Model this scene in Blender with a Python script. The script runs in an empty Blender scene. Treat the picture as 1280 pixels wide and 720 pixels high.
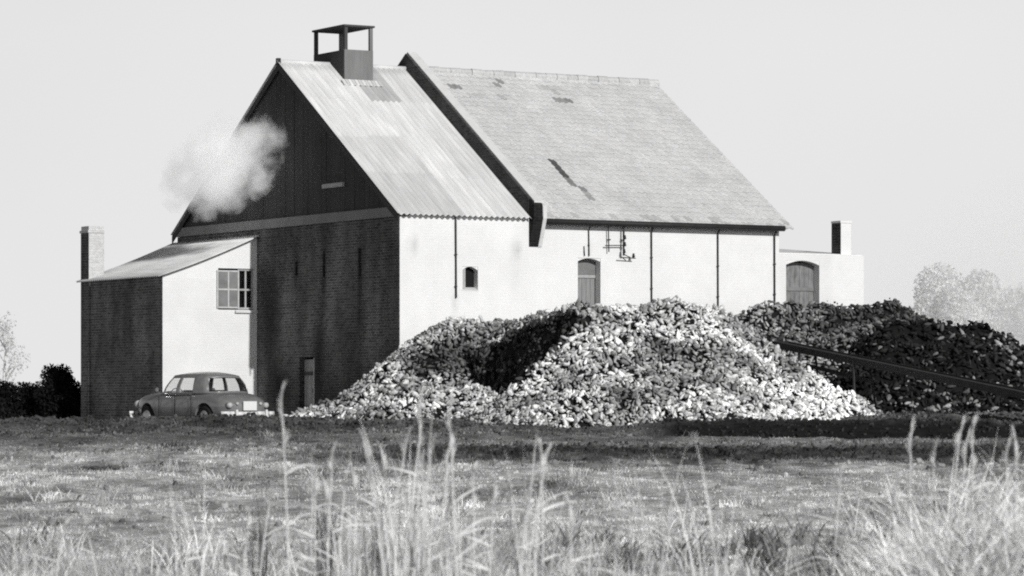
import bpy, bmesh, math, random
import numpy as np
from mathutils import Vector, Matrix, noise as mnoise

random.seed(7)
rng = np.random.default_rng(7)
scene = bpy.context.scene
col = scene.collection
PI = math.pi

# ---------------------------------------------------------------- constants of the place
F = 4329.0 / 1280.0 * 36.0           # lens in mm
AX = 0.535                            # long axis of the kiln house against the picture plane
CA, SA = math.cos(AX), math.sin(AX)
ORG = Vector((-3.147, 96.63, 0.0))    # near corner of the kiln house
CAM_Z = 0.65
SUN_EL = math.radians(25)
SUN_PHI = math.radians(0.8)           # sun almost square on to the long wall

# ---------------------------------------------------------------- helpers
def tag(o, label=None, cat=None, group=None, kind=None):
    if label: o['label'] = label
    if cat: o['category'] = cat
    if group: o['group'] = group
    if kind: o['kind'] = kind
    return o

def empty(name, loc=(0, 0, 0), rz=0.0, parent=None):
    o = bpy.data.objects.new(name, None)
    o.empty_display_size = 0.3
    col.objects.link(o)
    o.location = loc
    o.rotation_euler = (0, 0, rz)
    if parent: o.parent = parent
    return o

class MB:
    """collects faces and builds one mesh object"""
    def __init__(self):
        self.v = []; self.f = []; self.m = []; self.t = []
    def vert(self, p, tone=1.0):
        self.v.append(tuple(p)); self.t.append(tone); return len(self.v) - 1
    def face(self, idx, m=0):
        self.f.append(tuple(idx)); self.m.append(m)
    def quad(self, a, b, c, d, m=0, tone=1.0):
        self.face([self.vert(p, tone) for p in (a, b, c, d)], m)
    def box(self, x0, x1, y0, y1, z0, z1, m=0, tone=1.0):
        i = [self.vert((x, y, z), tone) for z in (z0, z1) for y in (y0, y1) for x in (x0, x1)]
        for q in ((0, 2, 3, 1), (4, 5, 7, 6), (0, 1, 5, 4), (2, 6, 7, 3), (0, 4, 6, 2), (1, 3, 7, 5)):
            self.face([i[k] for k in q], m)
        return self
    def prism(self, poly, axis, a0, a1, m=0, tone=1.0):
        """poly: 2-D points; axis 0 -> (y,z) points, 1 -> (x,z), 2 -> (x,y)"""
        def mk(p, a):
            if axis == 0: return (a, p[0], p[1])
            if axis == 1: return (p[0], a, p[1])
            return (p[0], p[1], a)
        n = len(poly)
        A = [self.vert(mk(p, a0), tone) for p in poly]
        B = [self.vert(mk(p, a1), tone) for p in poly]
        self.face(A[::-1], m); self.face(B, m)
        for k in range(n):
            self.face((A[k], A[(k + 1) % n], B[(k + 1) % n], B[k]), m)
        return self
    def tube(self, pts, rad, n=8, m=0, tone=1.0, cap=True):
        pts = [Vector(p) for p in pts]
        if not hasattr(rad, '__len__'): rad = [rad] * len(pts)
        rings = []
        for k, p in enumerate(pts):
            d = (pts[min(k + 1, len(pts) - 1)] - pts[max(k - 1, 0)]).normalized()
            s = d.cross(Vector((0, 0, 1)))
            if s.length < 1e-3: s = d.cross(Vector((1, 0, 0)))
            s.normalize(); u = s.cross(d)
            rings.append([self.vert(p + (s * math.cos(2 * PI * j / n) + u * math.sin(2 * PI * j / n)) * rad[k], tone) for j in range(n)])
        for k in range(len(rings) - 1):
            for j in range(n):
                self.face((rings[k][j], rings[k][(j + 1) % n], rings[k + 1][(j + 1) % n], rings[k + 1][j]), m)
        if cap:
            self.face(rings[0][::-1], m); self.face(rings[-1], m)
        return self
    def build(self, name, mats, parent=None, smooth=False, fix=True):
        me = bpy.data.meshes.new(name)
        me.from_pydata(self.v, [], self.f)
        if not isinstance(mats, (list, tuple)): mats = [mats]
        for mm in mats: me.materials.append(mm)
        me.polygons.foreach_set('material_index', self.m)
        a = me.attributes.new('tone', 'FLOAT', 'POINT'); a.data.foreach_set('value', self.t)
        if fix:
            bm = bmesh.new(); bm.from_mesh(me)
            bmesh.ops.recalc_face_normals(bm, faces=bm.faces)
            bm.to_mesh(me); bm.free()
        if smooth: me.polygons.foreach_set('use_smooth', [True] * len(me.polygons))
        me.update()
        o = bpy.data.objects.new(name, me); col.objects.link(o)
        if parent: o.parent = parent
        return o

def np_object(name, V, Fc, tone, mat, parent=None, smooth=False):
    """V (n,3) array, Fc (k,m) array of equal-size faces (quads or tris), tone per vertex"""
    me = bpy.data.meshes.new(name)
    k, m = Fc.shape
    me.vertices.add(len(V)); me.vertices.foreach_set('co', np.ascontiguousarray(V, dtype=np.float32).ravel())
    me.loops.add(k * m); me.loops.foreach_set('vertex_index', np.ascontiguousarray(Fc, dtype=np.int32).ravel())
    me.polygons.add(k)
    me.polygons.foreach_set('loop_start', np.arange(0, k * m, m, dtype=np.int32))
    me.update(calc_edges=True)
    a = me.attributes.new('tone', 'FLOAT', 'POINT'); a.data.foreach_set('value', np.ascontiguousarray(tone, dtype=np.float32))
    me.polygons.foreach_set('use_smooth', np.full(k, smooth, dtype=bool))
    for mm in (mat if isinstance(mat, (list, tuple)) else [mat]): me.materials.append(mm)
    me.validate(); me.update()
    o = bpy.data.objects.new(name, me); col.objects.link(o)
    if parent: o.parent = parent
    return o

def vnoise(x, y, seed=0):
    """smooth value noise, vectorised, 0..1"""
    x = np.asarray(x, float) + seed * 17.31; y = np.asarray(y, float) + seed * 7.77
    xi = np.floor(x).astype(np.int64); yi = np.floor(y).astype(np.int64)
    fx = x - xi; fy = y - yi
    fx = fx * fx * (3 - 2 * fx); fy = fy * fy * (3 - 2 * fy)
    def h(a, b):
        n = (a * 374761393 + b * 668265263 + seed * 1442695041) & 0xffffffff
        n = ((n ^ (n >> 13)) * 1274126177) & 0xffffffff
        return ((n ^ (n >> 16)) & 0xffff) / 65535.0
    return (h(xi, yi) * (1 - fx) + h(xi + 1, yi) * fx) * (1 - fy) + (h(xi, yi + 1) * (1 - fx) + h(xi + 1, yi + 1) * fx) * fy

def fbm(x, y, seed=0, o=3):
    s = 0; a = .5; f = 1.; tot = 0
    for k in range(o):
        s = s + a * vnoise(np.asarray(x) * f, np.asarray(y) * f, seed + k); tot += a; a *= .5; f *= 2.03
    return s / tot

def sstep(a, b, x):
    t = np.clip((np.asarray(x, float) - a) / (b - a), 0, 1)
    return t * t * (3 - 2 * t)

# ---------------------------------------------------------------- materials (all grey: the photograph is black and white)
class NT:
    def __init__(self, name):
        self.mat = bpy.data.materials.new(name); self.mat.use_nodes = True
        self.t = self.mat.node_tree; self.t.nodes.clear()
        self.out = self.t.nodes.new('ShaderNodeOutputMaterial')
    def n(self, typ, **kw):
        nd = self.t.nodes.new(typ)
        for k, v in kw.items(): setattr(nd, k, v)
        return nd
    def l(self, a, b): self.t.links.new(a, b)
    def math(self, op, a, b=None, clamp=False):
        nd = self.n('ShaderNodeMath', operation=op); nd.use_clamp = clamp
        for i, x in enumerate((a, b)):
            if x is None: continue
            if hasattr(x, 'links'): self.l(x, nd.inputs[i])
            else: nd.inputs[i].default_value = x
        return nd.outputs[0]
    def rng(self, x, a, b, c, d):
        nd = self.n('ShaderNodeMapRange'); self.l(x, nd.inputs[0])
        for i, q in enumerate((a, b, c, d)): nd.inputs[1 + i].default_value = q
        return nd.outputs[0]
    def coords(self, scale=(1, 1, 1)):
        tc = self.n('ShaderNodeTexCoord'); mp = self.n('ShaderNodeMapping')
        self.l(tc.outputs['Object'], mp.inputs[0]); mp.inputs['Scale'].default_value = scale
        return mp.outputs[0]
    def noise(self, scale, vec=None, detail=4, rough=.6):
        nd = self.n('ShaderNodeTexNoise'); nd.inputs['Scale'].default_value = scale
        nd.inputs['Detail'].default_value = detail; nd.inputs['Roughness'].default_value = rough
        if vec is not None: self.l(vec, nd.inputs['Vector'])
        else: self.l(self.coords(), nd.inputs['Vector'])
        return nd.outputs['Fac']
    def grey(self, val):
        c = self.n('ShaderNodeCombineColor')
        for i in range(3): self.l(val, c.inputs[i])
        return c.outputs[0]
    def finish(self, val, rough=.9, bump=None, bdist=.01, spec=.3, metal=0.):
        b = self.n('ShaderNodeBsdfPrincipled')
        self.l(self.grey(val), b.inputs['Base Color'])
        b.inputs['Roughness'].default_value = rough
        b.inputs['Specular IOR Level'].default_value = spec
        b.inputs['Metallic'].default_value = metal
        if bump is not None:
            bp = self.n('ShaderNodeBump'); bp.inputs['Distance'].default_value = bdist; bp.inputs['Strength'].default_value = .8
            self.l(bump, bp.inputs['Height']); self.l(bp.outputs[0], b.inputs['Normal'])
        self.l(b.outputs[0], self.out.inputs[0])
        return self.mat

def mat_plain(name, v, var=.25, scale=3., rough=.9, attr=False, bump=0., spec=.3, stretch=(1, 1, 1), metal=0., lo=None):
    m = NT(name)
    ns = m.noise(scale, m.coords(stretch))
    val = m.rng(ns, .25, .75, v * (1 - var), v * (1 + var))
    if attr:
        at = m.n('ShaderNodeAttribute', attribute_name='tone')
        val = m.math('MULTIPLY', val, at.outputs['Fac'])
    bmp = m.noise(scale * 6, m.coords(stretch)) if bump else None
    return m.finish(val, rough, bmp, bump or .01, spec, metal)

def mat_brick(name, brick, mortar, var=.35, soot=.6, seen=1.0, bumpd=.012, attr=True, speck=.15):
    m = NT(name)
    tc = m.n('ShaderNodeTexCoord'); sp = m.n('ShaderNodeSeparateXYZ'); m.l(tc.outputs['Object'], sp.inputs[0])
    cb = m.n('ShaderNodeCombineXYZ')
    m.l(m.math('ADD', sp.outputs[0], sp.outputs[1]), cb.inputs[0]); m.l(sp.outputs[2], cb.inputs[1])
    br = m.n('ShaderNodeTexBrick')
    m.l(cb.outputs[0], br.inputs['Vector'])
    for k, v in (('Scale', 1.), ('Mortar Size', .011), ('Mortar Smooth', .2), ('Brick Width', .24), ('Row Height', .082), ('Bias', 0.)):
        br.inputs[k].default_value = v
    br.inputs['Color1'].default_value = (brick * (1 - var),) * 3 + (1,)
    br.inputs['Color2'].default_value = (brick * (1 + var),) * 3 + (1,)
    br.inputs['Mortar'].default_value = (mortar,) * 3 + (1,)
    bw = m.n('ShaderNodeRGBToBW'); m.l(br.outputs['Color'], bw.inputs[0])
    val = bw.outputs[0]
    if seen < 1:                         # limewash: the courses show only in worn patches
        patch = m.rng(m.noise(.55, None, 5), .45, .68, 0, seen)
        flat = m.rng(m.noise(1.6, None, 5), .3, .7, brick * 1.02, brick * 1.1)
        mx = m.n('ShaderNodeMix', data_type='FLOAT')
        m.l(patch, mx.inputs[0]); m.l(flat, mx.inputs[2]); m.l(val, mx.inputs[3]); val = mx.outputs[0]
    st = m.rng(m.noise(.9, m.coords((1, 1, .35)), 5, .65), .35, .65, 1 - soot, 1.)
    val = m.math('MULTIPLY', val, st)
    sp2 = m.rng(m.noise(9, None, 3), .3, .7, 1 - speck, 1 + speck * .8)
    val = m.math('MULTIPLY', val, sp2)
    if attr:
        at = m.n('ShaderNodeAttribute', attribute_name='tone'); val = m.math('MULTIPLY', val, at.outputs['Fac'])
    h = m.math('ADD', m.math('MULTIPLY', br.outputs['Fac'], -1.), m.math('MULTIPLY', m.noise(30), .5))
    return m.finish(val, .95, h, bumpd, .15)

WHITE = mat_brick('limewashed_brick', .81, .78, .02, .03, .7, .0015, True, .02)
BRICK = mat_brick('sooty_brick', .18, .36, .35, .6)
TAR = mat_plain('tarred_boards', .06, .35, 1.2, .85, bump=.004, stretch=(1, 1, .3))
BAND = mat_plain('concrete_band', .26, .2, 1.5)
SHEET = NT('corrugated_sheet')
_a = SHEET.n('ShaderNodeAttribute', attribute_name='tone')
_v = SHEET.math('MULTIPLY', SHEET.rng(SHEET.noise(1.1, SHEET.coords((5, .6, .6)), 5), .3, .7, .80, 1.08), _a.outputs['Fac'])
SHEET = SHEET.finish(_v, .6, None, .01, .4)
TILE = NT('roof_tiles')
_a = TILE.n('ShaderNodeAttribute', attribute_name='tone')
_v = TILE.math('MULTIPLY', TILE.rng(TILE.noise(.8, None, 6, .65), .3, .7, .88, 1.08), _a.outputs['Fac'])
_v = TILE.math('MULTIPLY', _v, TILE.rng(TILE.noise(14, None, 3), .3, .7, .85, 1.12))
TILE = TILE.finish(_v, .9, None, .01, .2)
COPING = mat_plain('coping_render', .72, .08, 3)
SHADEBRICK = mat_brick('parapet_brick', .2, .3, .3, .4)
DARKIRON = mat_plain('dark_iron', .025, .3, 4, .6)
PIPE = mat_plain('rusty_pipe', .06, .4, 8, .7)
WOODGREY = mat_plain('weathered_planks', .27, .25, 2.5, .9, stretch=(6, 6, .6), bump=.004)
WOODDARK = mat_plain('dark_planks', .07, .35, 2.5, .9, stretch=(6, 6, .6))
LANTERN = mat_plain('lantern_boards', .20, .18, 2, .85, stretch=(5, 5, .5))
VOID = mat_plain('dark_interior', .012, .2, 3, 1.)
FRAME = mat_plain('window_paint', .42, .2, 6, .7)
SHUTTER = mat_plain('dusty_panes', .22, .3, 2.5, .7)
def mat_glass(name, tr=.8):
    m = NT(name)
    a = m.n('ShaderNodeBsdfTransparent'); a.inputs[0].default_value = (.92, .92, .92, 1)
    g = m.n('ShaderNodeBsdfGlossy'); g.inputs['Roughness'].default_value = .05; g.inputs[0].default_value = (.8, .8, .8, 1)
    mx = m.n('ShaderNodeMixShader'); mx.inputs[0].default_value = 1 - tr
    m.l(a.outputs[0], mx.inputs[1]); m.l(g.outputs[0], mx.inputs[2]); m.l(mx.outputs[0], m.out.inputs[0])
    return m.mat
GLASS = mat_glass('window_glass', .85)

# ---------------------------------------------------------------- ground
def gbase(Y):
    Y = np.asarray(Y, float)
    z = -1.15 + (Y - 30) * .02034
    return np.where(Y < 30, -1.15, np.where(Y < 88, z, np.where(Y < 96, .03 - .03 * (Y - 88) / 8, 0.)))
def gheight(X, Y):
    X = np.asarray(X, float); Y = np.asarray(Y, float)
    z = gbase(Y)
    near = sstep(20, 30, Y) * (1 - sstep(100, 112, Y))
    z = z + near * (.10 * (fbm(X * .5, Y * .35, 3) - .5) + .12 * (fbm(X * 2.2, Y * 1.3, 11) - .5))
    # rough spoil bank in front of the car and along the edge of the yard
    e = np.exp(-((Y - 88.8) / 1.5) ** 2)
    z = z + e * (.02 + .14 * fbm(X * 1.1, Y * 1.1, 21) + .13 * np.exp(-((X + 7.0) / 1.7) ** 2)) * (1 - sstep(-2.5, 1., X))
    # open furrow on the right
    fx = sstep(2.2, 4.2, X + .8 * (fbm(X * .0, Y * .8, 5) - .5))
    yc = 79.6 + .5 * np.sin(X * .35)
    z = z - fx * .30 * np.exp(-((Y - yc) / 1.0) ** 2) + fx * .26 * np.exp(-((Y - yc - 2.6) / 1.2) ** 2)
    z = z + .24 * sstep(6.5, 10, X) * sstep(84.5, 89, Y) * (1 - sstep(112, 120, Y))
    z = z - .13 * np.exp(-((X + 8.4) / 3.) ** 2 - ((Y - 93.6) / 2.6) ** 2)
    # clods
    z = z + .16 * np.maximum(fbm(X * 3.2, Y * 2.2, 93, 2) - .45, 0) * np.exp(-((Y - 86.5) / 5.) ** 2) * 1.6
    # old plough ridge
    z = z + .07 * np.exp(-((Y - 66) / 1.6) ** 2) * near
    return z
def gtone(X, Y):
    """bare soil dark, dead turf pale"""
    X = np.asarray(X, float); Y = np.asarray(Y, float)
    n = fbm(X * .9, Y * .28, 31, 4); n2 = fbm(X * 3.0, Y * .9, 41, 3)
    t = .80 + (n - .5) * 1.3 + (n2 - .5) * .9
    wx = sstep(-5.5, -1.5, X)
    t = t * (1 - .88 * wx * np.exp(-((Y - 67.5 - 5 * (n2 - .5)) / 5.6) ** 4)) * (1 - .30 * (1 - wx) * sstep(65, 69, Y))
    t = t * (1 - .40 * np.exp(-((Y - 86) / 3.2) ** 2))
    yc = 79.6 + .5 * np.sin(X * .35)
    t = t * (1 - .97 * sstep(2.2, 4.2, X) * np.exp(-((Y - yc - .7 - 1.6 * (n2 - .5)) / 2.3) ** 4))
    t = t * (1 - .30 * (1 - wx) * np.exp(-((Y - 67) / 1.2) ** 2))
    t = t * (1 + .35 * sstep(62, 36, Y))
    t = t * (1 - .54 * sstep(71, 77, Y) * sstep(97, 93, Y))
    t = np.where(Y > 96, .55 + .25 * (n - .5), t)
    return np.clip(t, .03, 1.3)
xs = np.unique(np.concatenate([-np.geomspace(17, 2500, 30), np.arange(-17, 17.01, .2), np.geomspace(17, 2500, 30)]))
ys = np.unique(np.concatenate([-np.geomspace(1, 400, 12), np.arange(0, 26, 1.), np.arange(26, 100, .16), np.arange(100, 130, 1.5), np.geomspace(130, 5000, 26)]))
GX, GY = np.meshgrid(xs, ys)
GZ = gheight(GX, GY)
nx, ny = len(xs), len(ys)
ii = (np.arange(ny - 1)[:, None] * nx + np.arange(nx - 1)[None, :]).ravel()
FQ = np.stack([ii, ii + 1, ii + nx + 1, ii + nx], 1)
SOIL = mat_plain('field_soil', .60, .6, 4.5, .95, attr=True, bump=.03, spec=.1)
ground = np_object('ground', np.stack([GX.ravel(), GY.ravel(), GZ.ravel()], 1), FQ, gtone(GX, GY).ravel(), SOIL, smooth=True)
tag(ground, kind='structure')

# ---------------------------------------------------------------- kiln house (local x along the long wall, y into the house)
def wall_panel(mb, axis, a0, a1, z0, z1, f0, f1, holes, step=None, tonef=None, m=0):
    """wall from a0..a1 along the axis ('x' or 'y'), faces at f0 (outer) and f1 (inner), rectangular holes (a,b,z,z)"""
    ca = {a0, a1}; cz = {z0, z1}
    for h in holes: ca |= {h[0], h[1]}; cz |= {h[2], h[3]}
    if step:
        for v in np.arange(a0 + step, a1 - step * .3, step):
            if min(abs(v - q) for q in ca) > step * .3: ca.add(round(float(v), 3))
        for v in np.arange(z0 + step, z1 - step * .3, step):
            if min(abs(v - q) for q in cz) > step * .3: cz.add(round(float(v), 3))
    ca = sorted(ca); cz = sorted(cz)
    P = lambda a, f, z: (a, f, z) if axis == 'x' else (f, a, z)
    cache = {}
    def V(a, f, z):
        k = (round(a, 4), f, round(z, 4))
        if k not in cache: cache[k] = mb.vert(P(a, f, z), tonef(a, z) if tonef else 1.)
        return cache[k]
    solid = lambda a, z: not any(h[0] < a < h[1] and h[2] < z < h[3] for h in holes)
    for i in range(len(ca) - 1):
        for j in range(len(cz) - 1):
            am, zm = (ca[i] + ca[i + 1]) / 2, (cz[j] + cz[j + 1]) / 2
            if not solid(am, zm): continue
            A, B, C_, D = ca[i], ca[i + 1], cz[j], cz[j + 1]
            mb.face((V(A, f0, C_), V(B, f0, C_), V(B, f0, D), V(A, f0, D)), m)
            mb.face((V(A, f1, C_), V(A, f1, D), V(B, f1, D), V(B, f1, C_)), m)
            if i == 0 or not solid((ca[i - 1] + A) / 2, zm): mb.face((V(A, f0, C_), V(A, f0, D), V(A, f1, D), V(A, f1, C_)), m)
            if i == len(ca) - 2 or not solid((ca[i + 2] + B) / 2, zm): mb.face((V(B, f0, C_), V(B, f1, C_), V(B, f1, D), V(B, f0, D)), m)
            if j == 0 or not solid(am, (cz[j - 1] + C_) / 2): mb.face((V(A, f0, C_), V(A, f1, C_), V(B, f1, C_), V(B, f0, C_)), m)
            if j == len(cz) - 2 or not solid(am, (cz[j + 2] + D) / 2): mb.face((V(A, f0, D), V(B, f0, D), V(B, f1, D), V(A, f1, D)), m)

W = 14.5; YR = 7.25; ZE = 5.98; ZR = 10.72
TAN = (ZR - ZE) / YR
XM = 4.2                 # metal roof ends, parapet begins
XT = 13.0                # end of the tiled part
kiln = empty('kiln_house', ORG, AX)
tag(kiln, 'big brick drying kiln with limewashed long wall, steep half metal half tiled roof', 'building')

# long wall, limewashed
long_holes = [(2.03, 2.53, 3.76, 4.44), (5.85, 6.62, 2.3, 4.76)]
mb = MB()
def long_tone(a, z):
    t = 1.0
    for (sx, sz, w, h, d) in ((.45, 5.0, .10, .25, .3), (3.8, 4.95, .12, .22, .3), (1.82, 3.4, .07, .35, .25), (3.75, 4.2, .2, .5, .08), (6.2, 5.0, .05, .3, .2), (9, 3.3, 2.5, .25, .08)):
        t -= d * math.exp(-((a - sx) / w) ** 2 - ((z - sz) / h) ** 2)
    return t
wall_panel(mb, 'x', .012, XT - .1, -.2, 5.9, -.014, .38, long_holes, .16, long_tone)
mb.build('long_wall', WHITE, kiln)
# gable wall, sooty brick
def gab_tone(a, z):
    t = 1.0
    n = float(fbm(a * .8, z * .5, 77)); n2 = float(fbm(a * 3, z * .8, 78))
    t *= .6 + .8 * n
    for (sy, sz, w, h, d) in ((4.53, 4.3, .17, .9, .75), (2.35, 4.4, .17, 1.0, .7), (6.3, 4.5, .15, .5, .7), (4.9, 1.9, .35, 1.1, .75), (2.4, 3.2, .12, .8, .5),
                              (7.9, 3.2, .75, 2.4, .75), (7.2, 1.0, 1.1, 1.0, .85), (3.8, .3, 3., .9, .8), (.6, 1.5, .5, .9, .5), (7.4, 5.4, 1.2, .4, .4), (4.6, 5.6, .25, .5, .4)):
        t *= 1 - d * math.exp(-((a - sy + .15 * (n2 - .5)) / w) ** 2 - ((z - sz) / h) ** 2)
    t *= 1 + .35 * math.exp(-((a - 5.6) / .25) ** 2 - ((z - 4.7) / .3) ** 2)
    return max(t, .05)
gholes = [(5.14, 6.11, -.2, 1.93), (4.45, 4.6, 4.25, 5.0), (2.26, 2.42, 4.2, 5.0), (6.22, 6.36, 4.35, 4.75)]
mb = MB(); wall_panel(mb, 'y', -.004, W, -.2, 5.79, 0., .38, gholes, .18, gab_tone)
mb.build('gable_wall', BRICK, kiln)
for h in gholes[1:]:
    MB().box(.16, .2, h[0] - .03, h[1] + .03, h[2] - .03, h[3] + .03).build('vent_slot', VOID, kiln)
mb = MB(); mb.prism([(-.03, 5.8), (W + .03, 5.8), (W + .03, 5.88), (W - .26, 6.075), (.26, 6.075), (-.03, 5.88)], 0, -.09, .3)
mb.build('band_course', BAND, kiln)
# upper gable: tarred boards
mb = MB()
nb = 48
for k in range(nb):
    y0 = .27 + (W - .54) * k / nb; y1 = .27 + (W - .54) * (k + 1) / nb - .012
    zt = lambda y: ZR - .05 - abs(y - YR) * TAN
    off = -.03 + .012 * random.random()
    poly = [(y0, 6.083), (y1, 6.083), (y1, zt(y1)), (y0, zt(y0))]
    if y0 < YR < y1: poly = [(y0, 6.083), (y1, 6.083), (y1, zt(y1)), (YR, zt(YR)), (y0, zt(y0))]
    mb.prism(poly, 0, off, .05)
mb.prism([(.4, 6.083), (W - .4, 6.083), (YR, ZR - .16)], 0, .055, .3)
g = mb.build('boarded_gable', TAR, kiln)
MB().box(-.13, -.045, 3.18, 4.42, 6.80, 6.92).build('gable_plate', mat_plain('plate_paint', .5, .15, 3), kiln)
for y0, y1 in ((-.16, YR), (W + .16, YR)):   # barge boards
    za = ZR - abs(y0 - YR) * TAN; dz = .2
    MB().prism([(y0, za - .05), (y1, ZR - .05), (y1, ZR - .05 - dz), (y0, za - .05 - dz)], 0, -.12, -.08).build('barge_board', DARKIRON, kiln)
MB().box(-.16, -.06, YR - .07, YR + .07, ZR - .1, ZR + .1).build('ridge_finial', DARKIRON, kiln)
# back and end walls
mb = MB(); mb.box(.385, XT - .1, W - .38, W, -.2, 5.9); mb.build('back_wall', BRICK, kiln)
mb = MB(); mb.prism([(.385, -.2), (W - .385, -.2), (W - .385, 5.9), (YR, ZR - .2), (.385, 5.9)], 0, XT - .45, XT - .1); mb.build('end_gable', WHITE, kiln)

# corrugated half of the roof
def corrugated(mb, x0, x1, rows, cols, tones, zfun, y_top, y_bot, pitch=.177, amp=.026, lift=.006):
    sx = (x1 - x0) / cols; n = int(round((x1 - x0) / pitch)) * 6
    per = n // cols
    yr = [y_top + (y_bot - y_top) * r / rows for r in range(rows + 1)]
    for c in range(cols):
        prev = None
        jr = [0] + [random.uniform(-.10, .10) for r in range(rows - 1)] + [0]
        for k in range(per + 1):
            x = x0 + sx * c + sx * k / per
            w = amp * math.sin(2 * PI * x / pitch) + .002 * (c % 2)
            q = []
            for r in range(rows):
                ya, yb = yr[r] + jr[r], yr[r + 1] + jr[r + 1]
                for s in (0, .015, .25, .5, .75, .985, 1):
                    if s == 0 and r > 0: continue
                    y = ya + (yb - ya) * s
                    tv = tones[r][c] * (1 + .10 * math.sin(2 * PI * x / pitch + 1)) * (.93 if s == 1 and r < rows - 1 else 1.) * (1 + .05 * random.uniform(-1, 1))
                    q.append(mb.vert((x, y, zfun(y) + w + lift), tv))
            if prev:
                for a in range(len(q) - 1): mb.face((prev[a], prev[a + 1], q[a + 1], q[a]))
            prev = q
zroof = lambda y: ZR - abs(y - YR) * TAN
tones = [[.84, .85, .55, .76], [.85, .86, .86, .80], [.78, .74, .88, .76], [.70, .68, .84, .79]]
mb = MB(); corrugated(mb, -.15, XM - .003, 4, 4, tones, zroof, YR + .02, -.20)
o = mb.build('metal_roof', SHEET, kiln, smooth=True, fix=False)
sol = o.modifiers.new('sheet', 'SOLIDIFY'); sol.thickness = .007; sol.offset = -1
mb = MB(); corrugated(mb, -.15, XM - .003, 4, 4, [[.6] * 4] * 4, zroof, YR - .02, W + .20)
o = mb.build('metal_roof', SHEET, kiln, smooth=True, fix=False)
for xa_, xb_ in ((-.16, 1.6), (2.7, XM - .01)):
    mb = MB(); mb.tube([(xa_, YR, ZR + .0), (xb_, YR, ZR + .0)], .07, 10); mb.build('ridge_cap', COPING, kiln, smooth=True)

# parapet between the two roofs
hp = .46
def zpar(y): return ZR + hp - abs(y - YR) * TAN
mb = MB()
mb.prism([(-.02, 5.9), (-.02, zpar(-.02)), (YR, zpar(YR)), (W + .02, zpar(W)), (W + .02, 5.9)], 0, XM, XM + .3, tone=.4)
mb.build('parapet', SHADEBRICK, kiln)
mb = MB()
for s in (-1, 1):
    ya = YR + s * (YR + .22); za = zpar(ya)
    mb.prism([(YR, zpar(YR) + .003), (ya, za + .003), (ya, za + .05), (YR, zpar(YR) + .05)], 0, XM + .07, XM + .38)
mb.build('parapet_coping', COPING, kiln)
mb = MB(); mb.prism([(-.003, 5.02), (-.05, 5.1), (-.30, 5.85), (-.30, zpar(-.30) - .005), (-.025, zpar(-.025) - .005)], 0, XM + .01, XM + .3, tone=.12)  # low tone puts the shade of the left face into the colour
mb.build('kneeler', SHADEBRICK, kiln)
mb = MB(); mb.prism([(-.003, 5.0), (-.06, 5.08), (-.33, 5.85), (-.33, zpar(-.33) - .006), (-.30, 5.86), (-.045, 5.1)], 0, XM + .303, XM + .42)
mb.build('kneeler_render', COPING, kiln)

# tiled half of the roof: real pantiles, course by course
zt0 = lambda y: ZR - .04 - abs(y - YR) * TAN
def pantiles(mb, x0, x1, sgn, seed):
    sl = math.hypot(YR + .25, (YR + .25) * TAN)
    rows = 34; tw = .215
    ncol = int(round((x1 - x0) / tw)); tw = (x1 - x0) / ncol
    prof = [(0, .0), (.18, .012), (.36, .016), (.55, .0), (.72, -.018), (.88, -.012), (1, .0)]
    R = random.Random(seed)
    dark = [((5.4, .10), (.35, .02), .45), ((7.3, .06), (.3, .02), .5), ((8.8, .08), (.6, .03), .8), ((8.9, .17), (.35, .02), .5), ((9.25, .16), (.2, .02), .4), ((5.9, .16), (.5, .03), .82), ((7.0, .15), (.35, .015), .75)]
    for r in range(rows):
        ta, tb = r / rows, min((r + 1.10) / rows, 1.005)
        for c in range(ncol):
            xc = x0 + (c + .5) * tw
            tn = .73 * R.uniform(.94, 1.05)
            tm = (r + .5) / rows
            if sgn < 0:
                for (px, pt), (sx, st), d in dark:
                    g = math.exp(-((xc - px) / sx) ** 2 - ((tm - pt) / st) ** 2)
                    if g > .35 + .4 * R.random(): tn *= d
                # slipped tiles leave a long dark gash
                gx = x0 + 9.5 * tw + (tm > .75) * tw
                if .60 < tm < .86 and abs(xc - gx) < .12: tn *= (.16 if tm < .70 else .4 if tm < .78 else .6)
                if tm > .93 and R.random() < .3: tn *= .8
            jz = R.uniform(-.002, .003); jt = R.uniform(-.0004, .0004)
            prev = None
            for (px, pz) in prof:
                x = xc - tw / 2 + px * tw
                q = []
                for t, h in ((ta + jt, .004), (tb + jt, .042)):
                    y = YR + sgn * (YR + .25) * t
                    q.append(mb.vert((x, y, zt0(y) + pz + h + jz), tn))
                y = YR + sgn * (YR + .25) * (tb + jt)
                q.append(mb.vert((x, y, zt0(y) + pz + .004 + jz), tn * .26))  # front edge darkened: shadow under each course put into the colour
                if prev:
                    mb.face((prev[0], prev[1], q[1], q[0])); mb.face((prev[1], prev[2], q[2], q[1]))
                prev = q
mb = MB(); pantiles(mb, XM + .39, XT + .25, -1, 4); mb.build('tiled_roof', TILE, kiln, fix=False)
mb = MB(); pantiles(mb, XM + .39, XT + .25, 1, 5); mb.build('tiled_roof', TILE, kiln, fix=False)
mb = MB()
k = 0; x = XM + .39
while x < XT + .2:
    l = .38; r = .12 + .008 * (k % 2) + random.uniform(-.004, .004)
    mb.tube([(x, YR, ZR - .02 + random.uniform(-.01, .01)), (x + l - .01, YR, ZR - .02 + random.uniform(-.01, .012))], r, 9, tone=.56 * random.uniform(.9, 1.1)); x += l; k += 1
mb.build('ridge_tiles', TILE, kiln, smooth=False)
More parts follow.
